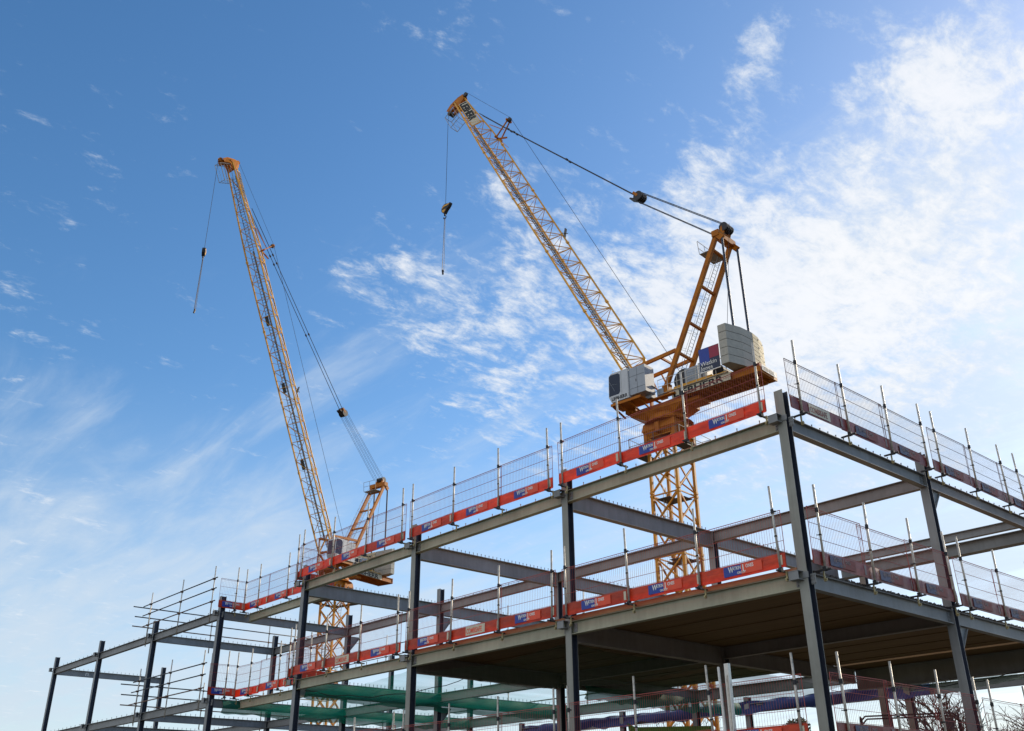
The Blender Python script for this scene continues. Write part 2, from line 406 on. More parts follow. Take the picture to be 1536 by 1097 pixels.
# ------------------------------------------------------------------ mesh guard panels with toe boards
def mesh_part(L, m, parent, ext=0):
    k = MB(); r = .0017
    n = int(L / .06)
    for j in range(n + 1):
        x = L * j / n; k.bar((x, 0, .36), (x, 0, 1.25), r * 2)
    for z, rr in ((1.25, .006), (1.21, .0035), (.93, .0042), (.63, .0042), (.40, .004)):
        k.bar((0, -.004, z), (L, -.004, z), rr * 2)
    for x in (0, L): k.bar((x, -.004, .12), (x, -.004, 1.25), .010)
    return k.obj('wire_mesh', m, parent)
def toe_part(L, m, parent):
    k = MB(); n = 14; z0, z1 = .10, .385
    rnd = [random.uniform(-.010, .010) for _ in range(n + 1)]
    rz = [random.uniform(-.004, .004) for _ in range(n + 1)]
    vs = []
    for j in range(n + 1):
        x = L * j / n
        vs += [(x, -.016 + rnd[j] * .6, z0 + rz[j]), (x, -.022 + rnd[j], (z0 + z1) / 2), (x, -.016, z1 + rz[j]), (x, -.008, z1), (x, -.008, z0)]
    fs = []
    for j in range(n):
        o = j * 5
        for q in range(5): fs.append((o + q, o + (q + 1) % 5, o + 5 + (q + 1) % 5, o + 5 + q))
    fs += [(0, 1, 2, 3, 4), tuple(n * 5 + q for q in (4, 3, 2, 1, 0))]
    k.add(vs, fs)
    t = k.obj('toe_board', m, parent); return t
protos = {}
def make_panel(L, kind, old):
    t = thing('mesh_guard_panel', '', 'guard panel', (0, 0, 0), 0, 'red-toed mesh guard panels')
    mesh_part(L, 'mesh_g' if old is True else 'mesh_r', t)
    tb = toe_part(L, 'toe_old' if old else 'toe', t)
    yf = -.034
    if kind == 'logo':
        x0 = L * .5 - .42
        MB().box(x0, x0 + .44, yf, yf + .004, .15, .355).obj('blue_sticker', 'blue' if not old else 'bluef', tb)
        MB().box(x0 + .442, x0 + .95, yf, yf + .004, .15, .355).obj('red_sticker', 'redbox' if not old else 'redf', tb)
        w = 'white' if not old else 'whitef'
        text_mesh('W', .17, 'lettering', w, tb, (x0 + .12, yf - .002, .225), bold=.02, sx=.75)
        text_mesh('ATKIN', .10, 'lettering', w, tb, (x0 + .225, yf - .002, .262), bold=.02, sx=.72)
        text_mesh('J', .17, 'lettering', w, tb, (x0 + .47, yf - .002, .225), bold=.02, sx=1.0)
        text_mesh('ONES', .10, 'lettering', w, tb, (x0 + .555, yf - .002, .262), bold=.02, sx=.76)
        text_mesh('GROUP', .065, 'lettering', w, tb, (x0 + .33, yf - .002, .17), bold=.015, sx=1.0)
    elif kind == 'maker':
        x0 = L * .5 - .35
        MB().box(x0, x0 + .80, yf, yf + .004, .135, .365).obj('cream_sticker', 'cream', tb)
        text_mesh('COMBISAFE', .19, 'lettering', 'redbox' if not old else 'redf', tb, (x0 + .03, yf - .002, .18), bold=.012, sx=.66)
    MB().box(L - .13, L - .06, yf, yf + .006, .15, .345).obj('end_label', 'cream' if not old else 'whitef', tb)
    return t
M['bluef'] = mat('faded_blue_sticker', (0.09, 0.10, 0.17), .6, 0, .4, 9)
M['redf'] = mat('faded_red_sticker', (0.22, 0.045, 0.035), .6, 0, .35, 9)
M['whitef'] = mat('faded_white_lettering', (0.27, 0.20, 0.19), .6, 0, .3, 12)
def panel(x, y, z, rz, L, kind, old, label):
    key = (round(L, 2), kind, old)
    if key not in protos:
        o = protos[key] = make_panel(L, kind, old); o.location = (x, y, z); o.rotation_euler = (0, 0, rz); o['label'] = label
    else: o = copy_tree(protos[key], (x, y, z), rz, label)
    o.rotation_euler = (random.uniform(-.022, .022), random.uniform(-.010, .010), rz + random.uniform(-.006, .006)); o.location.z += random.uniform(-.018, .018); return o
LV = {H2: 'top level', H1: 'middle level', H0: 'lowest level'}
BN = ['bay next to the corner column', 'second bay from the corner', 'third bay from the corner']
BN2 = ['bay by corner column', 'second bay', 'third bay']
ORD = ['first', 'second', 'third', 'fourth', 'fifth', 'sixth', 'seventh', 'eighth', 'ninth', 'tenth']
for z in (H2, H1, H0):
    for b in range(3):
        for j, dx in enumerate((.22, 2.23, 4.25, 6.28)):
            if z == H0 and b == 2 and j > 1: continue
            post(-BAY * b - dx, -.235, z, 0, 'galvanised guard post, %s left face, %s, %s counting leftwards' % (LV[z], BN[b], ORD[j]))
        for j in range(3):
            L = 2.15; x0 = -BAY * b - .10 - L - j * 2.09
            kind = 'logo'
            if (z, b, j) in ((H1, 1, 1), (H1, 2, 1)): kind = 'maker'
            panel(x0, -.19 + .012 * (j % 2), z + (.13 if z == H0 else 0), 0, L, kind, False, 'red panel%s, %s left face, %s, %s from right' % (' with cream sticker' if kind == 'maker' else '', LV[z], BN2[b], ORD[j]))
    # right face
    ys = [.35, 2.2, 4.03, 5.75, 6.45, 8.3, 10.2, 11.25, 13.2, 15.1]
    for j, y in enumerate(ys):
        if z == H0 and j > 6: continue
        post(.40, y, z, R(90), 'galvanised guard post, %s right face, %s from the corner column' % (LV[z], ORD[j]))
    segs = [(.02, 2.0), (1.95, 2.0), (3.87, 2.0), (6.12, 2.0), (8.08, 2.0), (10.02, 2.0), (11.97, 2.0), (13.9, 2.0)]
    for j, (y, L) in enumerate(segs):
        if z == H0 and j > 4: continue
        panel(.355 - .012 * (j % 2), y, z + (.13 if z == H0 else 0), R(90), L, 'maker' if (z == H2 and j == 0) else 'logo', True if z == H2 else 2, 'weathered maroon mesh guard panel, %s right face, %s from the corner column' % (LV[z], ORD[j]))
    if z == H0: continue
    # recessed bay
    for j, x in enumerate((-20.4, -22.6, -24.9, -26.05)):
        post(x, .98, z, 0, 'guard post in the recessed bay of the left face, %s, %s counting leftwards' % (LV[z], ORD[j]))
    for j, x in enumerate((-22.15, -24.2, -26.2)):
        panel(x, 1.02 + .012 * (j % 2), z, 0, 2.08, 'logo', False, 'red panel in the recessed far bay, %s, %s counting leftwards' % (LV[z], ORD[j]))
    panel(-26.08, -.12, z, R(90), 1.12, 'logo', False, 'short red panel closing the far end of the recessed bay, %s' % LV[z])
    post(-26.0, .55, z, R(90), 'guard post holding the short panel at the far end of the recess, %s' % LV[z])
    panel(-19.82, 1.35, z, R(-90), 1.5, 'plain', False, 'short red panel closing the near end of the recessed bay, %s' % LV[z])
    post(-20.1, -.02, z, R(-90), 'guard post beside the third column at the near end of recess, %s' % LV[z])

# ------------------------------------------------------------------ scaffold tube guardrails, far left
def scaffold(name_label, a, b, zs, ups, zb, zt, over=.5):
    a = Vector(a); b = Vector(b); d = (b - a).normalized()
    t = thing('scaffold_guardrail', name_label, 'guardrail', tuple(a), 0, 'scaffold tube guardrails')
    o = Vector((-d.y, d.x, 0)) * .045
    for z in zs:
        j = random.uniform(-.1, .2)
        MB().tube(-d * (over + j) + Vector((0, 0, z)), (b - a) + d * (over * .6) + Vector((0, 0, z)), .0242, 8).obj('rail', 'dark' if z != zs[0] else 'rust', t, smooth=True)
    for u in ups:
        p = (b - a) * u + o
        MB().tube(p + Vector((0, 0, zb)), p + Vector((0, 0, zt)), .0242, 8).obj('upright', 'galv_d', t, smooth=True)
        k = MB()
        for z in zs: k.box(p.x - o.x - .045, p.x + .03, p.y - o.y * 1 - .03, p.y + .04, z - .035, z + .035)
        k.obj('coupler', 'rust', t)
for z, ln in ((H2, 'top level'), (H1, 'middle level')):
    scaffold('dark tube guardrail with three rails along left face, far bay, %s' % ln, (-32.95, -.28, z), (-26.4, -.28, z), (.36, .86, 1.28), (.02, .52, .99), -.45, 1.8)
    scaffold('tube guardrail running back from the sixth column, %s' % ln, (-33.1, -.1, z - .0), (-33.1, YB + 3, z), (.30, .72, 1.14), (.0, .33, .66, .99), -.5, 1.5, .7)
for z, ln in ((H2, 'top level'), (H1, 'middle level')):
    scaffold('tube guardrail along the back row of columns, %s' % ln, (-39, YC + .5, z), (-14, YC + .5, z), (.45, 1.0), (.02, .2, .4, .6, .8, .98), -.2, 1.6)

# ------------------------------------------------------------------ nets
def net_obj(label, x0, x1, y0, y1, z, sag, m='gnet', n=24):
    vs = []; 
    ph = random.uniform(0, 6)
    for j in range(n + 1):
        for i in range(n + 1):
            u, v = i / n, j / n
            s = (1 - (2*u - 1) ** 2) ** .8 * .6 + (1 - (2*v - 1) ** 2) ** .8 * .4
            edge = .03 * abs(math.sin(v * 9 * math.pi + ph)) + .03 * abs(math.sin(u * 9 * math.pi + ph))
            zz = z - sag * s * (0.9 + .1 * math.sin(5 * u + ph)) - edge * (1 - min(1, 4 * min(u, 1 - u, v, 1 - v))) - .03 * math.sin(11 * u + 7 * v + ph)
            vs.append((x0 + (x1 - x0) * u, y0 + (y1 - y0) * v, zz))
    fs = [(j*(n+1)+i, j*(n+1)+i+1, (j+1)*(n+1)+i+1, (j+1)*(n+1)+i) for j in range(n) for i in range(n)]
    o = MB().add(vs, fs).obj('safety_net', m, smooth=True); tag(o, label, 'safety net', 'debris nets slung below the floors')
    return o
net_obj('green safety net slung below the third bay of the middle level', -3 * BAY + .2, -2 * BAY - .05, .25, YC, H1 - .33, .20)
net_obj('green safety net slung below the recessed fourth bay of the middle level', -4 * BAY + .2, -3 * BAY - .05, 1.4, YC, H1 - .33, .22)
net_obj('dark green net under the brown deck, second bay, front row', -2 * BAY + .2, -BAY - .05, .25, YB, H1 - .36, .36, 'gnetd')
net_obj('dark green net under the brown deck, second bay, rear row', -2 * BAY + .2, -BAY - .05, YB + .25, YC, H1 - .36, .36, 'gnetd')
net_obj('dark green net at the back behind the brown deck, first bay', -5.6, -1.6, YC + .1, YC + 2.0, H1 - .50, .16, 'gnetd')
def gathered(label, x, y0, y1, zt, zb):
    n = 80; vs = []; fs = []
    for i in range(n + 1):
        u = i / n; y = y0 + (y1 - y0) * u; bulge = .10 * math.sin(math.pi * u) + .03 * math.sin(u * 41) + .02 * math.sin(u * 97)
        for q in range(5):
            f = q / 4; vs.append((x + .10 * math.sin(math.pi * f) + .03 * math.sin(u * 60 + q), y, zt * (1 - f) + (zb - bulge) * f))
    for i in range(n):
        for q in range(4): fs.append((i*5+q, i*5+q+1, i*5+5+q+1, i*5+5+q))
    o = MB().add(vs, fs).obj('safety_net', 'gnets', smooth=True); tag(o, label, 'safety net', 'debris nets slung below the floors')
gathered('emerald net gathered along the cross girder below the third bay', -3 * BAY + .27, .3, YC - .1, H1 - .05, H1 - .56)
gathered('emerald net gathered along the cross girder at the far side of the recessed bay', -4 * BAY + .27, .5, YC - .1, H1 - .05, H1 - .50)
gathered('green net gathered behind the brown deck beside the near crane mast', -2 * BAY + .30, YB + 1, YC + 2.5, H1 - .30, H1 - .70)
def curtain(label, x0, x1, y, zt, zb):
    n = 90; vs = []; fs = []
    for i in range(n + 1):
        u = i / n; x = x0 + (x1 - x0) * u; yy = y + .06 * math.sin(u * 60) + .04 * math.sin(u * 143 + 1)
        w = .05 * math.sin(u * 37) + .04 * math.sin(u * 83 + 2)
        for q in range(4):
            f = q / 3; vs.append((x, yy + .08 * math.sin(q * 1.3 + u * 20), zt * (1 - f) + (zb + w) * f + .02 * math.sin(u * 90)))
    for i in range(n):
        for q in range(3): fs.append((i*4+q, i*4+q+1, i*4+4+q+1, i*4+4+q))
    o = MB().add(vs, fs).obj('debris_sheet', 'bnet', smooth=True); tag(o, label, 'debris sheet')
curtain('long blue debris sheet rolled along the back row under the middle level', -26, -5.6, YD - .05, 4.28, 3.85)

# ------------------------------------------------------------------ cranes
def make_crane(label, loc, az, zt, board=True, ang=62.4, LJ=42.4):
    """zt = height of the mast top above the ground. Local: +X jib, +Y left, origin at foot of the mast"""
    t = thing('luffing_crane', label, 'tower crane', loc, az, 'tower cranes behind the frame')
    Z = Vector((0, 0, zt))
    hw = 1.02
    # mast sections
    ns = 6; sh = 4.1; z = zt - 1.3; ms = 0
    lad = MB()
    while z > 0.2:
        zb = max(0, z - sh); k = MB()
        rot = 0
        cs = [(-hw, -hw), (hw, -hw), (hw, hw), (-hw, hw)]
        for x, y in cs: k.bar((x, y, zb), (x, y, z - .01), .19)
        for q in range(4):
            a, b = cs[q], cs[(q + 1) % 4]; mx = ((a[0] + b[0]) / 2, (a[1] + b[1]) / 2)
            zm = (z + zb) / 2
            for z0, z1 in ((z - .1, zm), (zm, zb + .1)):
                k.bar((*a, z0), (*mx, (z0 + z1) / 2), .095); k.bar((*mx, (z0 + z1) / 2), (*b, z1), .095)
                k.bar((*b, z0), (*mx, (z0 + z1) / 2), .095); k.bar((*mx, (z0 + z1) / 2), (*a, z1), .095)
            k.bar((*a, z - .08), (*b, z - .08), .08)
            for zz in (z - .12, zb + .12): k.box(a[0] - .12, a[0] + .12, a[1] - .12, a[1] + .12, zz - .07, zz + .07)
        k.obj('mast_section', 'mastc', t)
        p = MB(); sx = 1 if ms % 2 else -1
        p.box(-.85, .85, -.8 * 1, .15, z - .30, z - .26); p.box(-.2 if sx > 0 else -.85, .85 if sx > 0 else .2, .15, .82, z - .30, z - .26)
        p.obj('mast_platform', 'catwalk', t)
        for y in (-.2, .2): lad.bar((sx * .5, y * .8 + .35, zb), (sx * .5, y * .8 + .35, z + .6), .035)
        zz = zb
        while zz < z: lad.bar((sx * .5, .19, zz), (sx * .5, .51, zz), .025); zz += .3
        z -= sh; ms += 1
    lad.obj('mast_ladder', 'galv_d', t)
    # head: flared box over the mast top
    k = MB()
    def fr(z0, a, z1, b, n=4, r0=R(45)):
        vs = []
        for zz, rr in ((z0, a), (z1, b)):
            for i in range(n):
                th = r0 + 2 * math.pi * i / n; vs.append((rr * math.cos(th), rr * math.sin(th), zz))
        k.add(vs, [(i, (i+1) % n, n + (i+1) % n, n + i) for i in range(n)] + [tuple(range(n-1, -1, -1)), tuple(range(n, 2*n))])
    s2 = math.sqrt(2)
    fr(zt - 1.35, 1.10 * s2, zt - 1.0, 1.32 * s2); fr(zt - .995, 1.32 * s2, zt - .5, 1.24 * s2); fr(zt - .495, 1.22*s2, zt - .25, 1.25, 16, 0)
    for x, y in ((-1.3, -1.3), (1.3, -1.3), (1.3, 1.3), (-1.3, 1.3)):
        k.box(x * .86 - .13, x * .86 + .13, y * .86 - .13, y * .86 + .13, zt - 1.9, zt - 1.0)
    for x, y in ((0, -1.31), (0, 1.31), (1.31, 0), (-1.31, 0)):
        k.box(x - .16, x + .16, y - .16, y + .16, zt - 1.3, zt - .6)
    k.obj('mast_head', 'yellow_d', t)
    k = MB(); k.tube((0, 0, zt - .24), (0, 0, zt - .02), 1.32, 28); 
    for i in range(28):
        th = 2 * math.pi * i / 28; c, s = math.cos(th) * 1.25, math.sin(th) * 1.25
        k.tube((c, s, zt - .36), (c, s, zt + .08), .04, 6)
    k.tube((0, 0, zt + .0), (0, 0, zt + .14), 1.22, 28); k.obj('slewing_ring', 'yellow_d', t)
    # platform round the mast below the head
    k = MB()
    k.box(-2.0, -1.25, -1.9, 1.9, zt - 2.62, zt - 2.56); k.box(1.25, 2.0, -1.9, 1.9, zt - 2.62, zt - 2.56)
    k.box(-1.25, 1.25, -1.95, -1.25, zt - 2.62, zt - 2.56); k.box(-1.25, 1.25, 1.25, 1.95, zt - 2.62, zt - 2.56)
    for x, y in ((-2, -1.9), (2, -1.9), (2, 1.9), (-2, 1.9), (0, -1.95), (0, 1.95), (-2, 0), (2, 0)): k.bar((x, y, zt - 2.6), (x, y, zt - 1.5), .035)
    for zz in (zt - 1.5, zt - 2.05):
        P = [(-2, -1.93), (2, -1.93), (2, 1.93), (-2, 1.93)]
        for a, b in zip(P, P[1:] + P[:1]): k.bar((*a, zz), (*b, zz), .03)
    k.obj('head_platform', 'catwalk', t)
    # slewing platform and counter jib
    k = MB()
    k.box(-1.9, 2.3, -1.12, 1.12, zt + .44, zt + .78)
    vs = [(-1.85, -1.1, zt + .43), (2.2, -1.1, zt + .43), (2.2, 1.1, zt + .43), (-1.85, 1.1, zt + .43), (-1.0, -.8, zt - .05), (1.2, -.8, zt - .05), (1.2, .8, zt - .05), (-1.0, .8, zt - .05)]
    k.add(vs, [(0, 1, 5, 4), (1, 2, 6, 5), (2, 3, 7, 6), (3, 0, 4, 7), (4, 5, 6, 7), (3, 2, 1, 0)])
    k.box(.4, 2.9, 1.13, 2.45, zt + 1.02, zt + 1.12)                 # cab shelf
    for x in (.6, 1.4, 2.2, 2.8): k.bar((x, 1.0, zt + .55), (x, 2.4, zt + 1.0), .10)
    k.box(.4, 2.9, 2.45, 2.52, zt + .98, zt + 1.16); k.box(-1.6, .4, 1.13, 1.5, zt + 1.02, zt + 1.1)
    k.box(2.0, 2.7, -1.0, 1.12, zt + .79, zt + 1.15)
    k.obj('slewing_platform', 'yellow_d', t)
    k = MB()
    x0, x1 = -7.75, -1.6
    for y in (-1.02, 1.02):
        k.ibeam((x1, y, zt + 1.28), (x0, y, zt + 1.28), .52, .20, .05, .05)
    k.box(x0 + .1, x1, -.9, .9, zt + .84, zt + .88)
    n = 14
    for i in range(n + 1):
        x = x0 + .06 + (x1 - x0 - .2) * i / n; k.box(x, x + .09, -.95, .95, zt + .70, zt + .835)
    for i in range(6):
        x = x0 + .2 + i * 1.0; k.bar((x, -.9, zt + .79), (x + 1.0, .9, zt + .79), .07, .04)
    k.box(x0 - .02, x0 + .05, -1.1, 1.1, zt + .72, zt + 1.32)
    k.box(-3.0, -1.2, -.7, .7, zt + .46, zt + .69); 
    k.obj('counter_jib', 'yellow_d', t)
    k = MB()
    for y in (-1.35, 1.35):
        k.box(-5.6, -.2, min(y, y * .88), max(y, y * .88), zt + 1.29, zt + 1.33)
        for x in [-.3 - .75 * i for i in range(8)]:
            k.bar((x, y, zt + 1.3), (x, y, zt + 2.35), .03)
        for zz in (2.35, 1.85): k.bar((-.3, y, zt + zz), (-5.55, y, zt + zz), .03)
    k.obj('handrail', 'galv_d', t)
    k = MB(); k.box(-5.6, -.9, 1.17, 1.35, zt + 1.3, zt + 1.38); k.box(-4.4, -1.4, 1.13, 1.17, zt + 1.48, zt + 1.58); k.obj('side_rail', 'yellow', t)
    # maker's sign
    sg = MB().box(-5.75, -1.25, 1.20, 1.23, zt + .76, zt + 1.26).obj('maker_sign', 'cream', t)
    text_mesh('LIEBHERR', .60, 'lettering', 'black', sg, (-1.35, 1.232, zt + .80), rot=(R(90), 0, R(180)), bold=.035, sx=1.5)
    sg = MB().box(-7.84, -7.80, -.9, .9, zt + .86, zt + 1.24).obj('rear_sign', 'white', t)
    text_mesh('LIEBHERR', .34, 'lettering', 'black', sg, (-7.845, .80, zt + .93), rot=(R(90), 0, R(-90)), bold=.03, sx=.98)
    # ballast: blocks stacked with a curved back
    def block(y0, y1, z0, z1, m, nf):
        back = lambda y: -6.98 + .095 * y * y
        ys = [y0 + (y1 - y0) * i / nf for i in range(nf + 1)]
        prof = [(back(y), y) for y in ys] + [(-5.85, y1), (-5.85, y0)]
        n = len(prof); g = .018
        vs = [(x, y, z0 + g) for x, y in prof] + [(x, y, z1 - g) for x, y in prof]
        MB().add(vs, [(i, (i+1) % n, n + (i+1) % n, n + i) for i in range(n)] + [tuple(range(n-1, -1, -1)), tuple(range(n, 2*n))]).obj('ballast_block', m, t)
    for i in range(5): block(.03, 2.42, zt + 1.34 + i * .56, zt + 1.34 + (i + 1) * .56, 'ballast', 2)
    for i in range(9): block(-2.42, -.03, zt + 1.34 + i * .311, zt + 1.34 + (i + 1) * .311, 'ballast2', 3)
    k = MB()
    for i in (0, 2, 4, 6, 8):
        for y in (-.9, -1.8): k.box(-7.0 + .095 * y * y - .01, -6.9 + .095*y*y, y, y + .16, zt + 1.42 + i * .311, zt + 1.50 + i * .311)
    k.obj('lifting_slots', 'ballast', t)
    # company board
    if board:
        bd = MB().box(-5.25, -3.72, 1.42, 1.46, zt + 1.72, zt + 3.42).obj('company_board', 'navy', t)
        MB().box(-4.50, -3.74, 1.462, 1.466, zt + 2.30, zt + 3.40).obj('blue_panel', 'blue', bd)
        MB().box(-5.23, -4.51, 1.462, 1.466, zt + 2.58, zt + 3.40).obj('crimson_panel', 'crim', bd)
        MB().box(-5.25, -3.72, 1.43, 1.475, zt + 1.70, zt + 1.76).obj('white_edge', 'white', bd)
        text_mesh('Watkin', .42, 'lettering', 'white', bd, (-3.80, 1.473, zt + 2.16), rot=(R(90), 0, R(180)), bold=.006, sx=.98)
        text_mesh('Jones', .42, 'lettering', 'white', bd, (-3.80, 1.473, zt + 1.84), rot=(R(90), 0, R(180)), bold=.006, sx=.98)
    # winches and cabinets
    k = MB(); k.tube((-2.1, -.75, zt + 2.0), (-2.1, .85, zt + 2.0), .62, 20); k.tube((-2.1, -.85, zt + 2.0), (-2.1, -.75, zt + 2.0), .78, 20); k.tube((-2.1, .85, zt + 2.0), (-2.1, .95, zt + 2.0), .78, 20)
    k.obj('hoist_winch', 'dark', t)
    k = MB(); k.box(-3.35, -2.3, .98, 1.12, zt + 1.34, zt + 2.6)
    for i in range(7): k.box(-3.3, -2.35, 1.12, 1.135, zt + 1.45 + i * .16, zt + 1.52 + i * .16)
    k.box(-2.9, -2.2, .2, .95, zt + 1.34, zt + 2.4); k.obj('motor_cabinet', 'cabg', t)
    MB().box(-3.55, -3.38, .9, 1.13, zt + 1.34, zt + 2.7).box(-3.95, -3.6, -.2, 1.0, zt + 1.34, zt + 2.5).obj('cabinet', 'cabw', t)
    k = MB(); k.tube((-4.6, -.8, zt + 1.9), (-4.6, .7, zt + 1.9), .42, 16); k.box(-5.3, -4.1, -.6, .6, zt + 1.33, zt + 1.55); k.obj('luffing_winch', 'dark', t)
    MB().box(-.62, -.1, .7, 1.25, zt + 1.12, zt + 1.75).obj('transformer_box', 'cabg', t)
    MB().box(.05, .55, 1.2, 1.7, zt + 1.12, zt + 1.9).box(-.1, .6, 1.15, 1.75, zt + 1.9, zt + 1.93).obj('control_box', 'cabg', t)
    # cab
    zc = zt + 1.25; y0, y1 = 1.30, 2.50
    prof = [(1.75, 0), (3.25, 0.0), (3.48, .45), (3.42, 2.0), (3.22, 2.18), (1.75, 2.18)]
    prof = [(x - .45, z) for x, z in prof]
    vs = [(x, y0, zc + z) for x, z in prof] + [(x, y1, zc + z) for x, z in prof]; n = len(prof)
    cab = MB().add(vs, [(i, (i+1) % n, n + (i+1) % n, n + i) for i in range(n)] + [tuple(range(n-1, -1, -1)), tuple(range(n, 2*n))]).obj('cab', 'cabw', t)
    for side, off in ((y1, .008), (y0, -.008)):
        w = [(2.99, .50), (2.93, 1.98), (2.80, 2.08), (2.16, 2.05), (2.00, 1.90), (2.04, .66), (2.16, .50)]
        vs = [(x, side + off * .3, zc + z) for x, z in w] + [(x, side + off, zc + z) for x, z in w]; n = len(w)
        MB().add(vs, [(i, (i+1) % n, n + (i+1) % n, n + i) for i in range(n)] + [tuple(range(n-1, -1, -1)), tuple(range(n, 2*n))]).obj('side_window', 'glassd', cab)
        k = MB(); 
        k.bar((2.5, side + off * 1.6, zc + .8), (2.9, side + off * 1.6, zc + 1.6), .03, .01); k.bar((2.25, side + off*1.6, zc + 1.25), (2.9, side + off*1.6, zc + 1.35), .03, .01)
        k.obj('window_bar', 'cabg', cab)
    vs = [(3.045, y0 + .1, zc + .5), (3.045, y1 - .1, zc + .5), (2.985, y1 - .1, zc + 1.95), (2.985, y0 + .1, zc + 1.95)]
    MB().add(vs + [(x - .03, y, z) for x, y, z in vs], [(0, 1, 2, 3), (7, 6, 5, 4), (0, 4, 5, 1), (1, 5, 6, 2), (2, 6, 7, 3), (3, 7, 4, 0)]).obj('front_window', 'glassd', cab)
    text_mesh('LIEBHERR', .34, 'lettering', 'black', cab, (2.80, y1 + .004, zc + .12), rot=(R(90), 0, R(180)), bold=.04, sx=.92)
    k = MB().box(-.02, 1.27, 1.36, 2.44, zc + .12, zc + 2.1); k.box(.05, .35, 2.44, 2.45, zc + 1.75, zc + 2.0)
    k.obj('switch_cabinet', 'cabg', t)
    k = MB()
    k.bar((1.2, 1.5, zc + 2.18), (1.2, 1.5, zc + 2.3), .05)
    for y in (y0 + .1, y1 - .1): k.bar((2.7, y, zc + 2.18), (2.7, y, zc + 2.45), .025)
    k.bar((2.7, y0 + .1, zc + 2.45), (2.7, y1 - .1, zc + 2.45), .025); k.obj('roof_rail', 'galv_d', cab)
    k = MB()
    for zz in (.55, 1.45): k.box(.0, 1.25, 2.441, 2.446, zc + zz, zc + zz + .02)
    k.box(.62, .635, 2.441, 2.447, zc + .15, zc + 2.05); k.box(.70, .74, 2.441, 2.46, zc + 1.0, zc + 1.2)
    k.box(1.33, 1.345, 2.501, 2.506, zc + .05, zc + 2.1); k.box(1.9, 1.91, 2.501, 2.506, zc + .4, zc + 2.1)
    k.obj('door_seams', 'dark', cab)
    k = MB(); pts = lambda a, b, sag: [Vector(a).lerp(Vector(b), q / 8) + Vector((0, 0, -sag * math.sin(math.pi * q / 8))) for q in range(9)]
    k.path(pts((-.1, 1.3, zt + 1.6), (1.9, 1.0, zt + 2.6), .35), .03, 5); k.path(pts((-.2, 1.2, zt + 1.5), (-2.6, 1.0, zt + 1.5), .3), .03, 5)
    k.path(pts((.2, 1.45, zt + 1.9), (.0, 1.9, zt + 2.4), .3), .025, 5); k.path(pts((1.6, .6, zt + 2.4), (2.6, .2, zt + 4.2), .5), .035, 5)
    k.obj('hoses', 'rubber', t)
    # jib support trestle and A-frame
    k = MB()
    for y in (-1.0, 1.0):
        k.bar((1.9, y, zt + 2.45), (1.9, y, zt + .8), .26, .16); k.bar((1.9, y, zt + 2.45), (-.2, y, zt + .8), .18, .14)
        k.bar((1.95, y, zt + 4.05), (-1.75, y, zt + 4.30), .17, .24)
        k.bar((1.9, y, zt + 2.45), (1.95, y, zt + 4.1), .14, .14)
        k.bar((.9, y, zt + 4.05), (-.2, y, zt + 1.3), .09)
    k.bar((1.9, -1.0, zt + 2.45), (1.9, 1.0, zt + 2.45), .2); k.bar((-.4, -1, zt + 4.2), (-.4, 1, zt + 4.2), .14)
    k.obj('jib_trestle', 'yellow_d', t)
    k = MB()
    A0, A1 = Vector((-.75, 0, zt + 1.9)), Vector((-5.75, 0, zt + 11.9)); d = (A1 - A0).normalized()
    Y = Vector((0, 1, 0))
    for s in (-1, 1):
        k.bar(A0 + Y * s * 1.0, A1 + Y * s * .92, .26, .30, up=(1, 0, .4))
        k.box(-1.05, -.5, s * 1.0 - .2, s * 1.0 + .2, zt + 1.28, zt + 1.95)
    for f in (.22, .42, .66, .9):
        p = A0 + (A1 - A0) * f; k.bar(p - Y * .97, p + Y * .97, .18, .16)
    k.bar(A1 - Y * 1.15, A1 + Y * 1.15, .55, .45)
    for s in (-1, 1):
        k.bar(A1 + Y * s * .5 - d * .3, A1 + Y * s * .35 + Vector((-.3, 0, .75)), .22, .35)
        k.bar(A1 + Y * s * 1.0, A1 + Y * s * 1.0 + Vector((-.45, 0, -.55)), .2, .4)
    k.obj('gantry_frame', 'yellow_d', t)
    k = MB()
    for y in (-.42, -.22, -.02, .18, .38):
        k.tube(A1 + Vector((-.32, y, .72)), A1 + Vector((-.32, y + .11, .72)), .34, 14)
    k.obj('gantry_sheaves', 'dark', t)
    k = MB()
    for s in (-1, 1):
        k.tube(A1 + Vector((-.42, s * 1.0, -.45)), (-6.25, s * 1.0, zt + 3.9), .085, 8)
    k.obj('tie_rod', 'tie', t)
    # gantry ladder and small platform
    k = MB(); off = d.cross(Y) * .28
    if off.x < 0: off = -off
    P0, P1 = A0 + d * 1.2 + off * .2 - Y * .25, A1 - d * 1.2 + off * .2 - Y * .25
    for y in (-.22, .22): k.bar(P0 + Y * y, P1 + Y * y, .03)
    n = 34
    for i in range(n): 
        p = P0 + (P1 - P0) * i / n; k.bar(p - Y * .22, p + Y * .22, .018)
    for i in range(2, n, 5):
        p = P0 + (P1 - P0) * i / n
        q = [p - Y * .36 , p - Y * .4 + off * 2.4, p + off * 3.2, p + Y * .4 + off * 2.4, p + Y * .36]
        for a, b in zip(q, q[1:]): k.bar(a, b, .016)
    for y, o2 in ((-.4, 2.4), (0, 3.2), (.4, 2.4)): k.bar(P0 + Y * y + off * o2 + d * .5, P1 + Y * y + off * o2, .014)
    c = A1 - d * 1.1
    k.box(c.x + .1, c.x + 1.0, -.9, .9, c.z - .02, c.z + .02)
    for y in (-.9, 0, .9): k.bar((c.x + 1.0, y, c.z), (c.x + 1.1, y, c.z + 1.1), .03)
    for zz in (.55, 1.1): k.bar((c.x + 1.07, -.9, c.z + zz), (c.x + 1.07, .9, c.z + zz), .03)
    k.obj('gantry_ladder', 'ladg', t)
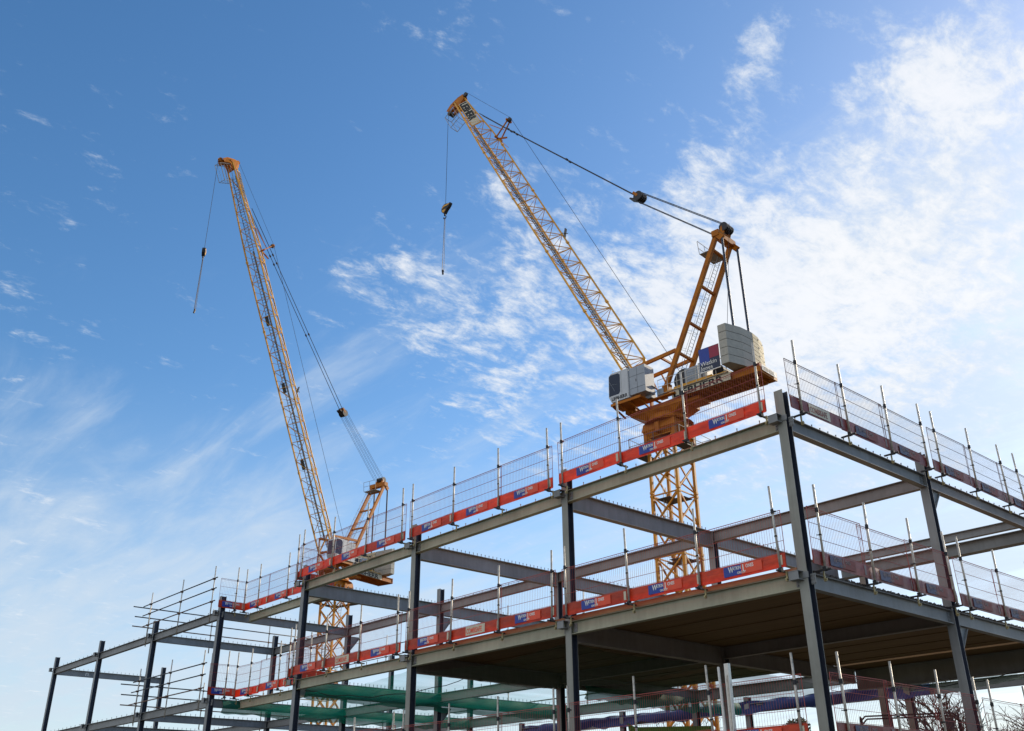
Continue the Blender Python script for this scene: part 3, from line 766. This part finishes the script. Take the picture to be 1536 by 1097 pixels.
    # ---- jib
    th = R(ang); D = Vector((math.cos(th), 0, math.sin(th))); U = Vector((-math.sin(th), 0, math.cos(th)))
    Pv = Vector((1.9, 0, zt + 2.45))
    def J(s, y, h): return Pv + D * s + Y * y + U * h
    def half(s): return 1.0 if s < 33 else 1.0 - (s - 33) / 9.4 * .48
    def top(s): return (.35 + s * .55 if s < 2.2 else 1.56) if s < 34 else 1.56 - (s - 34) / 8.4 * .62
    k = MB(); nb = 20; st = [2.2 + (LJ - 2.2 - 1.4) * i / nb for i in range(nb + 1)]
    for s in (-1, 1):
        pts = [0] + st + [LJ]
        for a, b in zip(pts, pts[1:]): k.bar(J(a, s * half(a), 0), J(b, s * half(b), 0), .13)
        k.bar(J(0, s, -.0), J(st[0], 0, top(st[0])), .12)
    for a, b in zip(st, st[1:]): k.tube(J(a, 0, top(a)), J(b, 0, top(b)), .075, 8)
    k.bar(J(st[-1], 0, top(st[-1])), J(LJ, 0, top(LJ)), .14)
    k.obj('jib_chords', 'yellow', t)
    k = MB()
    for i, (a, b) in enumerate(zip(st, st[1:])):
        m_ = (a + b) / 2
        for s in (-1, 1):
            k.tube(J(a, s * half(a), 0), J(a, 0, top(a)), .028, 5)
            k.tube(J(a, 0, top(a)), J(b, s * half(b), 0), .036, 5)
            k.tube(J(m_, s * half(m_), 0), J(a, 0, top(a)), .02, 5)
        k.tube(J(a, -half(a), 0), J(a, half(a), 0), .032, 5)
        k.tube(J(a, half(a) * (1 if i % 2 else -1), 0), J(b, -half(b) * (1 if i % 2 else -1), 0), .032, 5)
    for s0 in (8.8, 16.6, 24.5, 32.3):
        for y in (-1, 1): k.bar(J(s0 - .12, y, 0), J(s0 + .12, y, 0), .2)
        k.bar(J(s0 - .12, 0, 1.56), J(s0 + .12, 0, 1.56), .2)
    k.obj('jib_lattice', 'yellow', t)
    k = MB()
    for y in (-.28, .28): k.bar(J(1.5, y, .12), J(LJ - 1.5, y, .12), .05)
    n = 130
    for i in range(n): 
        s = 1.5 + (LJ - 3) * i / n; k.bar(J(s, -.28, .12), J(s, .28, .12), .03)
    k.bar(J(1.5, .08, .2), J(LJ - 10, .08, .2), .12, .06)
    for s0 in (9, 17.5, 25): k.bar(J(s0, -.3, .15), J(s0 + 1.1, -.3, .15), .5, .03)
    k.bar(J(17.3, 0, 1.6), J(17.9, 0, 2.1), .25, .05); k.bar(J(17.9, 0, 1.6), J(17.3, 0, 2.0), .05)
    k.obj('jib_walkway', 'catwalk', t)
    # jib head
    k = MB()
    for s in (-1, 1):
        a = [J(LJ - 1.0, s * .50, -.05), J(LJ - .15, s * .48, -.35), J(LJ - .1, s * .42, -1.1), J(LJ + .3, s * .42, -1.25), J(LJ + .5, s * .40, -.5), J(LJ + .4, s * .34, .5), J(LJ + .2, s * .26, 1.15), J(LJ - .5, s * .30, .9)]
        nq = len(a); vs = a + [p + Y * .04 for p in a]
        k.add(vs, [tuple(range(nq)), tuple(range(2 * nq - 1, nq - 1, -1))] + [(i, (i+1) % nq, nq + (i+1) % nq, nq + i) for i in range(nq)])
    k.bar(J(LJ + .1, -.55, -.1), J(LJ + .1, .55, -.1), .24); k.bar(J(LJ + .15, -.3, .9), J(LJ + .15, .3, .9), .25)
    k.bar(J(LJ + .2, 0, -.9), J(LJ + .15, 0, .9), .3, .2)
    k.obj('jib_head', 'yellow_d', t)
    k = MB()
    k.tube(J(LJ + .25, -.12, -1.2), J(LJ + .25, .12, -1.2), .27, 16); k.tube(J(LJ - .1, -.3, -1.15), J(LJ - .1, -.1, -1.15), .2, 14); k.tube(J(LJ + .2, -.1, 1.25), J(LJ + .2, .1, 1.25), .24, 16)
    k.obj('head_sheaves', 'dark' if board else 'yellow_d', t)
    # basket at the jib head, hanging under
    k = MB(); b0 = J(LJ, 0, 0); 
    X = Vector((1, 0, 0)); 
    c = [b0 + D * a + Y * y + U * (-h) for h in (0.45, 1.75) for a in (-2.2, -.25) for y in (-.45, .45)]
    for i, j in ((0, 1), (2, 3), (4, 5), (6, 7), (0, 4), (1, 5), (2, 6), (3, 7), (4, 6), (5, 7), (0, 2), (1, 3)): k.bar(c[i], c[j], .038)
    for f in (.33, .66):
        for i, j, a, b in ((0, 1, 4, 5), (2, 3, 6, 7), (0, 2, 4, 6), (1, 3, 5, 7)):
            k.bar(c[i].lerp(c[a], f), c[j].lerp(c[b], f), .02)
    k.obj('service_basket', 'ladg', t)
    # lettering near the tip, set in the near side face of the jib
    xd = -D; yd = (Y * -.60 + U * 1.1).normalized(); zd = xd.cross(yd).normalized()
    if zd.y < 0: zd = -zd
    o_ = J(LJ - .9, .60, .04) + yd * .20 + zd * .10
    rl = MB()
    for q in (0.0, .92): rl.bar(o_ + yd * q - zd * .03, o_ + yd * q + xd * 4.3 - zd * .03, .05)
    for q in range(9): rl.bar(o_ + xd * (.05 + q * .52) - zd * .03, o_ + xd * (.05 + q * .52) + yd * .92 - zd * .03, .03)
    rl = rl.obj('sign_rail', 'yellow', t)
    mt = Matrix(((xd.x, yd.x, zd.x), (xd.y, yd.y, zd.y), (xd.z, yd.z, zd.z))).to_4x4()
    text_mesh('LIEBHERR', 1.05, 'lettering', 'black', rl, tuple(o_ + yd * .09 + xd * .1 + zd * .02), rot=mt, bold=.03, sx=.72, ext=.015)
    if board:
        vs = [o_ + xd * i * 4.2 + yd * (.04 + j * .84) - zd * (.0 + q * .02) for q in (0, 1) for i, j in ((0, 0), (1, 0), (1, 1), (0, 1))]
        MB().add(vs, [(0, 1, 2, 3), (7, 6, 5, 4), (0, 4, 5, 1), (1, 5, 6, 2), (2, 6, 7, 3), (3, 7, 4, 0)]).obj('sign_plate', 'cream', rl)
    # strut for pendants
    k = MB(); S0 = J(33.4, 0, 1.56); S1 = J(34.0, 0, 3.35)
    for y in (-.3, .3): k.bar(S0 + Y * y, S1 + Y * y * .5, .10)
    k.bar(S1 - Y * .35, S1 + Y * .35, .16); k.bar(S0 - Y * .5, S0 + Y * .5, .14); k.bar(J(33.4, 0, 1.56), J(32.5, 0, 2.3), .12)
    k.bar(J(36.0, 0, 1.6), S0.lerp(S1, .5), .06); k.bar(J(33.4, -.5, 1.5), J(31.9, -.4, 1.75), .08, .03)
    k.obj('rope_strut', 'yellow_d', t)
    k = MB(); k.tube(S1 + Y * -.1 + U * .1, S1 + Y * .1 + U * .1, .24, 14); k.obj('strut_sheave', 'dark', t)
    # ropes
    att = J(38.2, 0, 1.45); blk = Vector((1.15, 0, zt + 18.95)); gt = A1 + Vector((-.32, 0, 1.0))
    k = MB()
    for y in (-.22, .22):
        mid = S0.lerp(S1, .62) + Y * y
        k.tube(att + Y * y, mid, .040, 5); k.tube(mid, blk + Y * y, .036, 5)
        for f in (.04, .09, .52):
            p = mid.lerp(blk + Y * y, f); q = mid.lerp(blk + Y * y, f + .012); k.tube(p, q, .10, 6)
    k.obj('pendant_bars', 'rope', t)
    k = MB(); bd_ = (gt - blk).normalized(); up_ = Vector((0, 0, 1))
    nn = bd_.cross(Y).normalized(); nn = nn if nn.z > 0 else -nn
    for y in (-.28, -.12, .12, .28):
        k.tube(blk + Y * y + nn * .36 + bd_ * .3, gt + Y * y + Vector((0, 0, .05)), .016, 5)
        k.tube(blk + Y * y - nn * .36 + bd_ * .3, A1 + Y * y + Vector((.55, 0, .55)), .016, 5)
    k.tube(gt + Y * .1 + Vector((-.3, 0, 0)), (-4.9, .1, zt + 2.2), .016, 5)
    k.obj('luffing_rope', 'rope', t)
    k = MB()
    for y in (-.3, -.1, .1, .3): k.tube(blk + Y * (y - .06) + bd_ * .35, blk + Y * (y + .06) + bd_ * .35, .40, 16)
    k.bar(blk - bd_ * .3 + nn * .1, blk + bd_ * .35 + nn * .1, .7, .12); k.bar(blk - bd_ * .35 - nn * .38, blk + bd_ * .2 - nn * .3, .6, .12)
    k.obj('floating_block', 'dark', t)
    k = MB().bar(blk - bd_ * .25 + nn * .12, blk + bd_ * .3, .74, .2); k.obj('block_cheek', 'yellow_d', t)
    hx = J(LJ + .25, 0, -1.2) + Vector((.26, 0, 0))
    k = MB(); HB = Vector((hx.x, 0, zt + (28.5 if board else 29.5)))
    k.tube(hx, HB, .022, 5)
    k.tube(J(LJ + .2, 0, 1.48), S1 + U * .34, .016, 5); k.tube(S1 + U * .3 + D * -.2, (-1.6, 0, zt + 2.5), .020, 5)
    k.obj('hoist_rope', 'rope', t)
    return t, HB

def hook_block(label, loc, rz):
    t = thing('hook_block', label, 'hook block', loc, rz, 'hook blocks')
    # curved cheek plates (comma-shaped), striped
    def cheek(pts, y0, y1, m, name, par):
        n = len(pts); vs = [(x, y0, z) for x, z in pts] + [(x, y1, z) for x, z in pts]
        return MB().add(vs, [tuple(range(n)), tuple(range(2*n - 1, n - 1, -1))] + [(i, (i+1) % n, n + (i+1) % n, n + i) for i in range(n)]).obj(name, m, par)
    out = [(-.12, -.78), (.02, -.80), (.16, -.62), (.30, -.46), (.52, -.32), (.74, -.05), (.78, .10), (.5, .10), (.2, .2), (-.05, .22), (-.28, .08), (-.42, -.2), (-.38, -.5)]
    c = cheek(out, -.16, .16, 'black', 'cheek_plate', t)
    for y0, y1 in ((-.172, -.161), (.161, .172)):
        cheek([(-.36, -.22), (-.26, .0), (-.05, .12), (.25, .08), (.66, .06), (.62, -.06), (.2, -.08), (-.05, -.05)], y0, y1, 'yellow', 'stripe', c)
        cheek([(-.34, -.34), (-.1, -.36), (.2, -.36), (.12, -.5), (-.02, -.68), (-.24, -.62)], y0, y1, 'yellow', 'stripe', c)
    k = MB().tube((0, -.1, -.2), (0, .1, -.2), .38, 18).obj('sheave', 'rope', t)
    k = MB().tube((-.06, 0, -.8), (-.06, 0, -1.0), .09, 8)
    pts = [(-.06 + .17 * math.sin(a), 0, -1.17 + .17 * math.cos(a)) for a in [R(x) for x in range(0, 290, 24)]]
    k.path(pts, .045, 6); k.obj('hook', 'dark', t)
    k = MB()
    for dx, dy in ((-.03, 0), (.03, .03), (0, -.04)): k.tube((-.06 + dx, dy, -1.2), (-.12 + dx * 2.4, dy * 2.4, -7.2), .022, 5)
    k.tube((-.12, -.03, -7.0), (-.12, .03, -7.45), .09, 6); k.obj('sling_chain', 'dark', t)
    return t

for nm, S, az, zt, dist in (('tall yellow luffing-jib tower crane, nearer, with blue and crimson company board', (-28.07, 31.23), R(186), 24.9, 0),
                            ('farther yellow luffing-jib tower crane on the left, partly hidden by the frame', (-78.55, 36.32), R(284.5), 23.85, 0)):
    ct, HB = make_crane(nm, (S[0], S[1], GZ), az, zt - GZ, S[0] > -50, 62.4 if S[0] > -50 else 63.9, 42.4 if S[0] > -50 else 43.3)
    w = Matrix.Rotation(az, 4, 'Z') @ Vector((HB.x, 0, 0))
    hook_block('black and yellow striped hook block hanging below the tip of the %s crane' % ('nearer right-hand' if S[0] > -50 else 'farther left-hand'),
               (S[0] + w.x, S[1] + w.y, HB.z + GZ), (az + R(180)) if S[0] > -50 else R(152))

# ------------------------------------------------------------------ things at the foot of the frame
t = thing('galvanised_upright', 'pale galvanised channel upright standing just left of the corner column', 'steel upright', (-1.60, -.42, H0))
MB().prism((0, 0, -2.75), (0, 0, 1.72), [(-.048, -.04), (.048, -.04), (.048, .04), (.038, .04), (.038, -.03), (-.038, -.03), (-.038, .04), (-.048, .04)], up=(0, 1, 0)).obj('channel', 'galv', t)
MB().box(-.02, .02, -.048, -.041, -.4, 1.5).obj('cover_strip', 'galv_d', t)
o = MB().tube((-1.76, -.38, GZ), (-1.86, -.36, 2.84), .026, 8).obj('white_prop_tube', 'white'); tag(o, 'thin whitish tube leaning beside the galvanised channel upright', 'tube')

def cord(label, a, b, sag, r=.012, m='rubber'):
    a = Vector(a); b = Vector(b); n = 14
    pts = [a.lerp(b, q / n) + Vector((.04 * math.sin(q * 2.1), .04 * math.sin(q * 1.3), -sag * 4 * (q / n) * (1 - q / n) + .03 * math.sin(q * 1.9))) for q in range(n + 1)]
    o = MB().path(pts, r, 5).obj('hanging_cord', m, smooth=True); tag(o, label, 'cord')
cord('black cord sagging under the middle level, second bay behind the front beam', (-19.4, .3, H1 - .34), (-13.3, 2.5, H1 - .36), .35)
cord('black cord looping below the brown deck towards the back', (-6.3, 13.6, H1 - .3), (-.4, 12.4, H1 - .45), .35)
cord('net tie cord along the left edge of the brown deck', (-13.1, .3, H1 - .36), (-13.1, 5.8, H1 - .36), .10, .014)

# scissor lift, only its basket rails reach the picture
def scissor(loc, rz):
    t = thing('scissor_lift', 'scissor lift basket with black hooped guard rails below the deck', 'scissor lift', loc, rz)
    k = MB().box(-1.1, 1.1, -.38, .38, .25, .62); k.box(-1.0, 1.0, -.4, .4, .4, .5); k.obj('chassis', 'green', t)
    for x in (-.8, .8):
        for y in (-.42, .42): MB().tube((x, y - .06, .22), (x, y + .06, .22), .22, 14).obj('wheel', 'rubber', t)
    k = MB(); zz = .62; n = 3; hz = (2.86 - .62) / n
    for i in range(n):
        for y in (-.3, .3):
            k.bar((-.95, y, zz), (.95, y * .9, zz + hz), .09, .04); k.bar((.95, y, zz), (-.95, y * .9, zz + hz), .09, .04)
        zz += hz
    k.obj('scissor_arms', 'dark', t)
    MB().box(-1.15, 1.15, -.4, .4, 2.87, 2.97).obj('platform', 'dark', t)
    k = MB(); z0 = 2.97; z1 = z0 + 1.02
    P = [(-1.12, -.38), (1.12, -.38), (1.12, .38), (-1.12, .38)]
    for a, b in zip(P, P[1:] + P[:1]):
        L = Vector((b[0] - a[0], b[1] - a[1], 0)); d = L.normalized()
        A = Vector((*a, z0)); B = Vector((*b, z0)); r = .12
        k.path([A, A + Vector((0, 0, z1 - z0 - r)), A + d * r + Vector((0, 0, z1 - z0)), B - d * r + Vector((0, 0, z1 - z0)), B + Vector((0, 0, z1 - z0 - r)), B], .021, 6)
        k.tube(A + Vector((0, 0, .5)), B + Vector((0, 0, .5)), .017, 6)
        k.bar(A + Vector((0, 0, .06)), B + Vector((0, 0, .06)), .02, .12)
    for x in (-.4, .35): 
        for y in (-.38, .38): k.tube((x, y, z0), (x, y, z1), .018, 6)
    k.obj('guard_rail', 'dark', t)
    MB().box(.78, 1.0, -.30, -.08, z0 + .66, z0 + .92).obj('control_box', 'dark', t)
scissor((-2.05, 7.3, GZ), R(27))

t = thing('green_machine', 'yellow-green lifting machine boom lying level behind the lowest fence', 'machine', (-8.8, 6.35, GZ), R(41))
MB().box(-1.05, 1.1, -.11, .11, 3.86, 4.16).obj('boom', 'green', t)
vs = [(-1.35, y, z) for y in (-.1, .1) for z in (4.14, 4.26)]
k = MB().add([(-1.28, -.1, 4.28), (-1.05, -.1, 4.16), (-1.05, -.1, 3.86), (-1.2, -.1, 3.86), (-1.28, .1, 4.28), (-1.05, .1, 4.16), (-1.05, .1, 3.86), (-1.2, .1, 3.86)], [(0, 1, 2, 3), (7, 6, 5, 4), (0, 4, 5, 1), (1, 5, 6, 2), (2, 6, 7, 3), (3, 7, 4, 0)]); k.obj('boom_head', 'green', t)
k = MB().box(.5, 1.0, -.3, .3, .55, 3.84); k.box(-.7, 1.3, -.6, .6, .45, 1.1); k.obj('body', 'green', t)
for x in (-.4, 1.0):
    for y in (-.7, .7): MB().tube((x, y - .13, .4), (x, y + .13, .4), .4, 16).obj('wheel', 'rubber', t)

# ------------------------------------------------------------------ bare trees
def tree(label, loc, h, seed, spread=.5, droop=0.0, name='bare_tree', lv=5):
    rnd = random.Random(seed); k = MB(); tk = MB()
    def grow(p, d, L, r, lvl):
        segs = 3; q = p
        for i in range(segs):
            nd = (d + Vector((rnd.uniform(-1, 1), rnd.uniform(-1, 1), rnd.uniform(-.6, .8) - droop * (lvl > 2))) * .17).normalized()
            e_ = q + nd * L / segs; (tk if lvl == 0 else k).tube(q, e_, r * (1 - i / segs * .3), 6 if lvl < 2 else 3, r * (1 - (i + 1) / segs * .3))
            q = e_; d = nd
            if lvl > 0 and lvl < lv and rnd.random() < .75:
                s = Vector((rnd.uniform(-1, 1), rnd.uniform(-1, 1), rnd.uniform(-.2, .9))).normalized()
                grow(q, (d * .6 + s * .8).normalized(), L * rnd.uniform(.45, .7), r * .45, lvl + 1)
        if lvl < lv:
            for j in range(2 if lvl else 4):
                s = Vector((rnd.uniform(-1, 1), rnd.uniform(-1, 1), rnd.uniform(0, .7))).normalized()
                grow(q, (d * (1 - spread) + s * spread * 1.4).normalized(), L * rnd.uniform(.6, .85), r * .62, lvl + 1)
    grow(Vector((0, 0, 0)), Vector((0, 0, 1)), h * .28, h * .022, 0)
    t = thing(name, label, 'tree', loc, 0, 'bare trees beyond the site')
    tk.obj('trunk', 'bark', t); k.obj('crown', 'bark', t); return t
tree('slender bare tree beyond the frame, seen left of the right-hand column', (-10.0, 26.6, GZ), 9.0, 11, .45)
tree('bare tree with drooping fine twigs at the bottom right corner', (-7.0, 24.8, GZ), 7.6, 5, .62, .35)
tree('bare bushy tree at the right edge of the picture', (-5.0, 25.4, GZ), 7.2, 8, .65, .3)
tree('low bare tree behind the drooping one, right of the scissor lift', (-13.3, 32.5, GZ), 7.6, 21, .6, .2)
tree('distant bare tree seen below the blue sheet, left of the near crane mast', (-44.8, 42.5, GZ), 11.0, 31, .55, .1)
tree('distant bare tree seen at the foot of the near crane mast', (-36.0, 38.5, GZ), 10.0, 41, .55, .1)

def evergreen(label, loc, h, rad, seed):
    rnd = random.Random(seed); t = thing('evergreen_tree', label, 'tree', loc)
    tk = MB().tube((0, 0, 0), (0, 0, h * .7), .28, 8, .1)
    k = MB()
    lumps = [(Vector((rnd.gauss(0, .45) * rad, rnd.gauss(0, .45) * rad, h * .72 + rnd.uniform(-.22, .26) * h)), rnd.uniform(.3, .55) * rad) for _ in range(26)]
    for c, r in lumps:
        tk.tube((0, 0, h * .45), c, .06, 5, .02)
        for _ in range(260):
            d = Vector((rnd.gauss(0, 1), rnd.gauss(0, 1), rnd.gauss(0, 1))).normalized(); p = c + d * r * rnd.uniform(.65, 1.08)
            u = Vector((rnd.uniform(-1, 1), rnd.uniform(-1, 1), rnd.uniform(-1, 1))).normalized(); v = u.cross(d).normalized(); s = rnd.uniform(.08, .17)
            k.add([p - u * s, p + v * s * .6, p + u * s, p - v * s * .6], [(0, 1, 2, 3)])
    tk.obj('trunk', 'bark', t); k.obj('crown', 'leaf', t)
evergreen('round dark evergreen tree top showing above the lowest red panel', (-30.8, 45.8, GZ), 7.9, 1.9, 3)

# ------------------------------------------------------------------ camera
cam = bpy.data.cameras.new('camera'); co = bpy.data.objects.new('camera', cam); col.objects.link(co)
cam.lens = 33.696; cam.sensor_width = 36; cam.clip_end = 6000; cam.clip_start = .1
co.matrix_world = Matrix.Translation((10.411, -16.529, 0)) @ (Matrix.Rotation(R(48.81), 4, 'Z') @ Matrix.Rotation(R(115.66), 4, 'X') @ Matrix.Rotation(R(-.34), 4, 'Z'))
sc.camera = co

# ------------------------------------------------------------------ light
SUN_AZ, SUN_EL = 89.0, 24.0
ld = bpy.data.lights.new('sun', 'SUN'); ld.energy = 3.9; ld.angle = R(.55); ld.color = (1, .86, .66)
lo = bpy.data.objects.new('sun', ld); col.objects.link(lo)
sd = Vector((math.cos(R(SUN_AZ)) * math.cos(R(SUN_EL)), math.sin(R(SUN_AZ)) * math.cos(R(SUN_EL)), math.sin(R(SUN_EL))))
lo.rotation_euler = sd.to_track_quat('Z', 'Y').to_euler()

w = bpy.data.worlds.new('World'); sc.world = w; w.use_nodes = True
nt = w.node_tree; N = nt.nodes; L = nt.links
bg = N['Background']
sky = N.new('ShaderNodeTexSky'); sky.sky_type = 'NISHITA'; sky.sun_disc = False
sky.sun_elevation = R(SUN_EL); sky.sun_rotation = R(90 - SUN_AZ); sky.air_density = 1.0; sky.dust_density = .6; sky.ozone_density = 2.2; sky.altitude = 50
STR = .12
def vm(op, *a):
    n = N.new('ShaderNodeVectorMath'); n.operation = op
    for i, x in enumerate(a):
        if isinstance(x, (tuple, list)): n.inputs[i].default_value = x
        else: L.new(x, n.inputs[i])
    return n
def mt(op, *a, clamp=False):
    n = N.new('ShaderNodeMath'); n.operation = op; n.use_clamp = clamp
    for i, x in enumerate(a):
        if isinstance(x, (int, float)): n.inputs[i].default_value = x
        else: L.new(x, n.inputs[i])
    return n.outputs[0]
tc = N.new('ShaderNodeTexCoord'); dirn = vm('NORMALIZE', tc.outputs['Generated']).outputs[0]
sp = N.new('ShaderNodeSeparateXYZ'); L.new(dirn, sp.inputs[0])
zz = mt('ADD', mt('MAXIMUM', sp.outputs[2], 0.0), .10)
cp = N.new('ShaderNodeCombineXYZ'); L.new(mt('DIVIDE', sp.outputs[0], zz), cp.inputs[0]); L.new(mt('DIVIDE', sp.outputs[1], zz), cp.inputs[1])
def noise(scale, detail, rough, off=(0, 0, 0), stretch=(1, 1, 1), rot=0, dist=0.0):
    mp = N.new('ShaderNodeMapping'); mp.inputs['Location'].default_value = off; mp.inputs['Scale'].default_value = stretch; mp.inputs['Rotation'].default_value = (0, 0, rot)
    L.new(cp.outputs[0], mp.inputs[0]); n = N.new('ShaderNodeTexNoise'); n.inputs['Scale'].default_value = scale; n.inputs['Detail'].default_value = detail; n.inputs['Roughness'].default_value = rough
    n.inputs['Distortion'].default_value = dist
    L.new(mp.outputs[0], n.inputs['Vector']); return n.outputs['Fac']
def blob(az, el, width, amp):
    d = (math.cos(R(az)) * math.cos(R(el)), math.sin(R(az)) * math.cos(R(el)), math.sin(R(el)))
    dt = vm('DOT_PRODUCT', dirn, d).outputs['Value']
    x = mt('SUBTRACT', 1.0, dt); x = mt('DIVIDE', x, -(1 - math.cos(R(width)))); return mt('MULTIPLY', mt('POWER', 2.718, x), amp)
EXP = 2 ** .45
def blobs(bs):
    c = None
    for b in bs:
        x = blob(*b); c = x if c is None else mt('ADD', c, x)
    return c
cover = blobs([(117, 30, 8, .105), (111, 28, 8, .105), (122, 27, 7, .095), (126, 31, 6, .095), (116, 23, 6, .05), (109, 38.5, 3.8, .11), (104, 36.5, 5, .10), (104, 28, 6, .05), (120, 42.3, 1.7, .11), (126, 37, 2.2, .06), (143, 28.5, 4.6, .09), (139, 24, 5, .08), (147.5, 31, 3, .10), (138, 31.5, 3.2, .06), (140, 36, 2.4, .08), (136, 34, 2.6, .05), (131, 29, 4.6, .075), (152, 30.5, 2.4, .05), (128, 22, 7, .075), (268, 32, 48, .48), (215, 30, 30, .14), (160, 38, 14, -.05)])  # widest blob is unseen cloud behind the camera, added to brighten camera-facing steel
n1 = noise(2.6, 8, .66, (3.1, 1.7, 0), (1, 1.2, 1), .5, .3); n2 = noise(10.5, 8, .66, (0, 5, 0), (1.5, .9, 1), .35, .35); n3 = noise(1.6, 4, .6, (7, 2, 0)); n4 = noise(30, 6, .68, (2, 2, 0), (1.5, .9, 1), .35, .3)
nn = mt('ADD', mt('ADD', mt('MULTIPLY', n1, .20), mt('MULTIPLY', n2, .52)), mt('ADD', mt('MULTIPLY', n3, .06), mt('MULTIPLY', n4, .22)))
dens = mt('ADD', mt('SUBTRACT', nn, .585), cover)
def smooth(v, a_, b_, o0=0.0, o1=1.0):
    m_ = N.new('ShaderNodeMapRange'); m_.interpolation_type = 'SMOOTHSTEP'
    for i_, x_ in enumerate((a_, b_, o0, o1)): m_.inputs[i_ + 1].default_value = x_
    L.new(v, m_.inputs[0]); return m_.outputs[0]
a1 = mt('MULTIPLY', smooth(dens, -.02, .17), .86)
# thin high veil, streaky, mostly low on the left, and the pale air near the horizon
v1 = noise(1.5, 7, .62, (4, 9, 0), (.5, 1.6, 1), -.5, .5); v2 = noise(4.5, 6, .6, (1, 3, 0), (.45, 1.5, 1), -.7, .6)
veil = mt('ADD', mt('MULTIPLY', v1, .6), mt('MULTIPLY', v2, .4))
vc = blobs([(160, 13, 11, .20), (146, 9, 9, .16), (168, 5, 9, .16), (125, 12, 14, .22), (114, 31, 12, .13), (108, 16, 12, .22), (145, 27, 7, .08)])
a2 = mt('MULTIPLY', smooth(mt('ADD', mt('SUBTRACT', veil, .56), vc), 0.0, .30), .70)
el = sp.outputs[2]
a3 = smooth(el, 0.02, .42, .62, 0.0)
sunp = blob(90, 22, 26, .55)
a3 = mt('ADD', a3, mt('MULTIPLY', sunp, .10), clamp=True)
inv = lambda x: mt('SUBTRACT', 1.0, x)
alpha = inv(mt('MULTIPLY', mt('MULTIPLY', inv(a1), inv(a2)), inv(a3)))
K = 1 / (STR * EXP)
tone = smooth(mt('ADD', dens, mt('MULTIPLY', n4, .10)), .0, .30)
cloudc = N.new('ShaderNodeMixRGB'); L.new(tone, cloudc.inputs[0])
cloudc.inputs[1].default_value = (.66 * K, .76 * K, .87 * K, 1); cloudc.inputs[2].default_value = (.97 * K, .98 * K, 1.0 * K, 1)
hs = N.new('ShaderNodeHueSaturation'); hs.inputs['Saturation'].default_value = 1.24; hs.inputs['Value'].default_value = 1.12
L.new(sky.outputs[0], hs.inputs['Color'])
mixc = N.new('ShaderNodeMixRGB'); L.new(alpha, mixc.inputs[0]); L.new(hs.outputs[0], mixc.inputs[1]); L.new(cloudc.outputs[0], mixc.inputs[2])
L.new(mixc.outputs[0], bg.inputs[0]); bg.inputs[1].default_value = STR

sc.view_settings.view_transform = 'Standard'; sc.view_settings.look = 'None'; sc.view_settings.exposure = .45; sc.view_settings.gamma = 1
sc.render.resolution_x = 1024; sc.render.resolution_y = 731
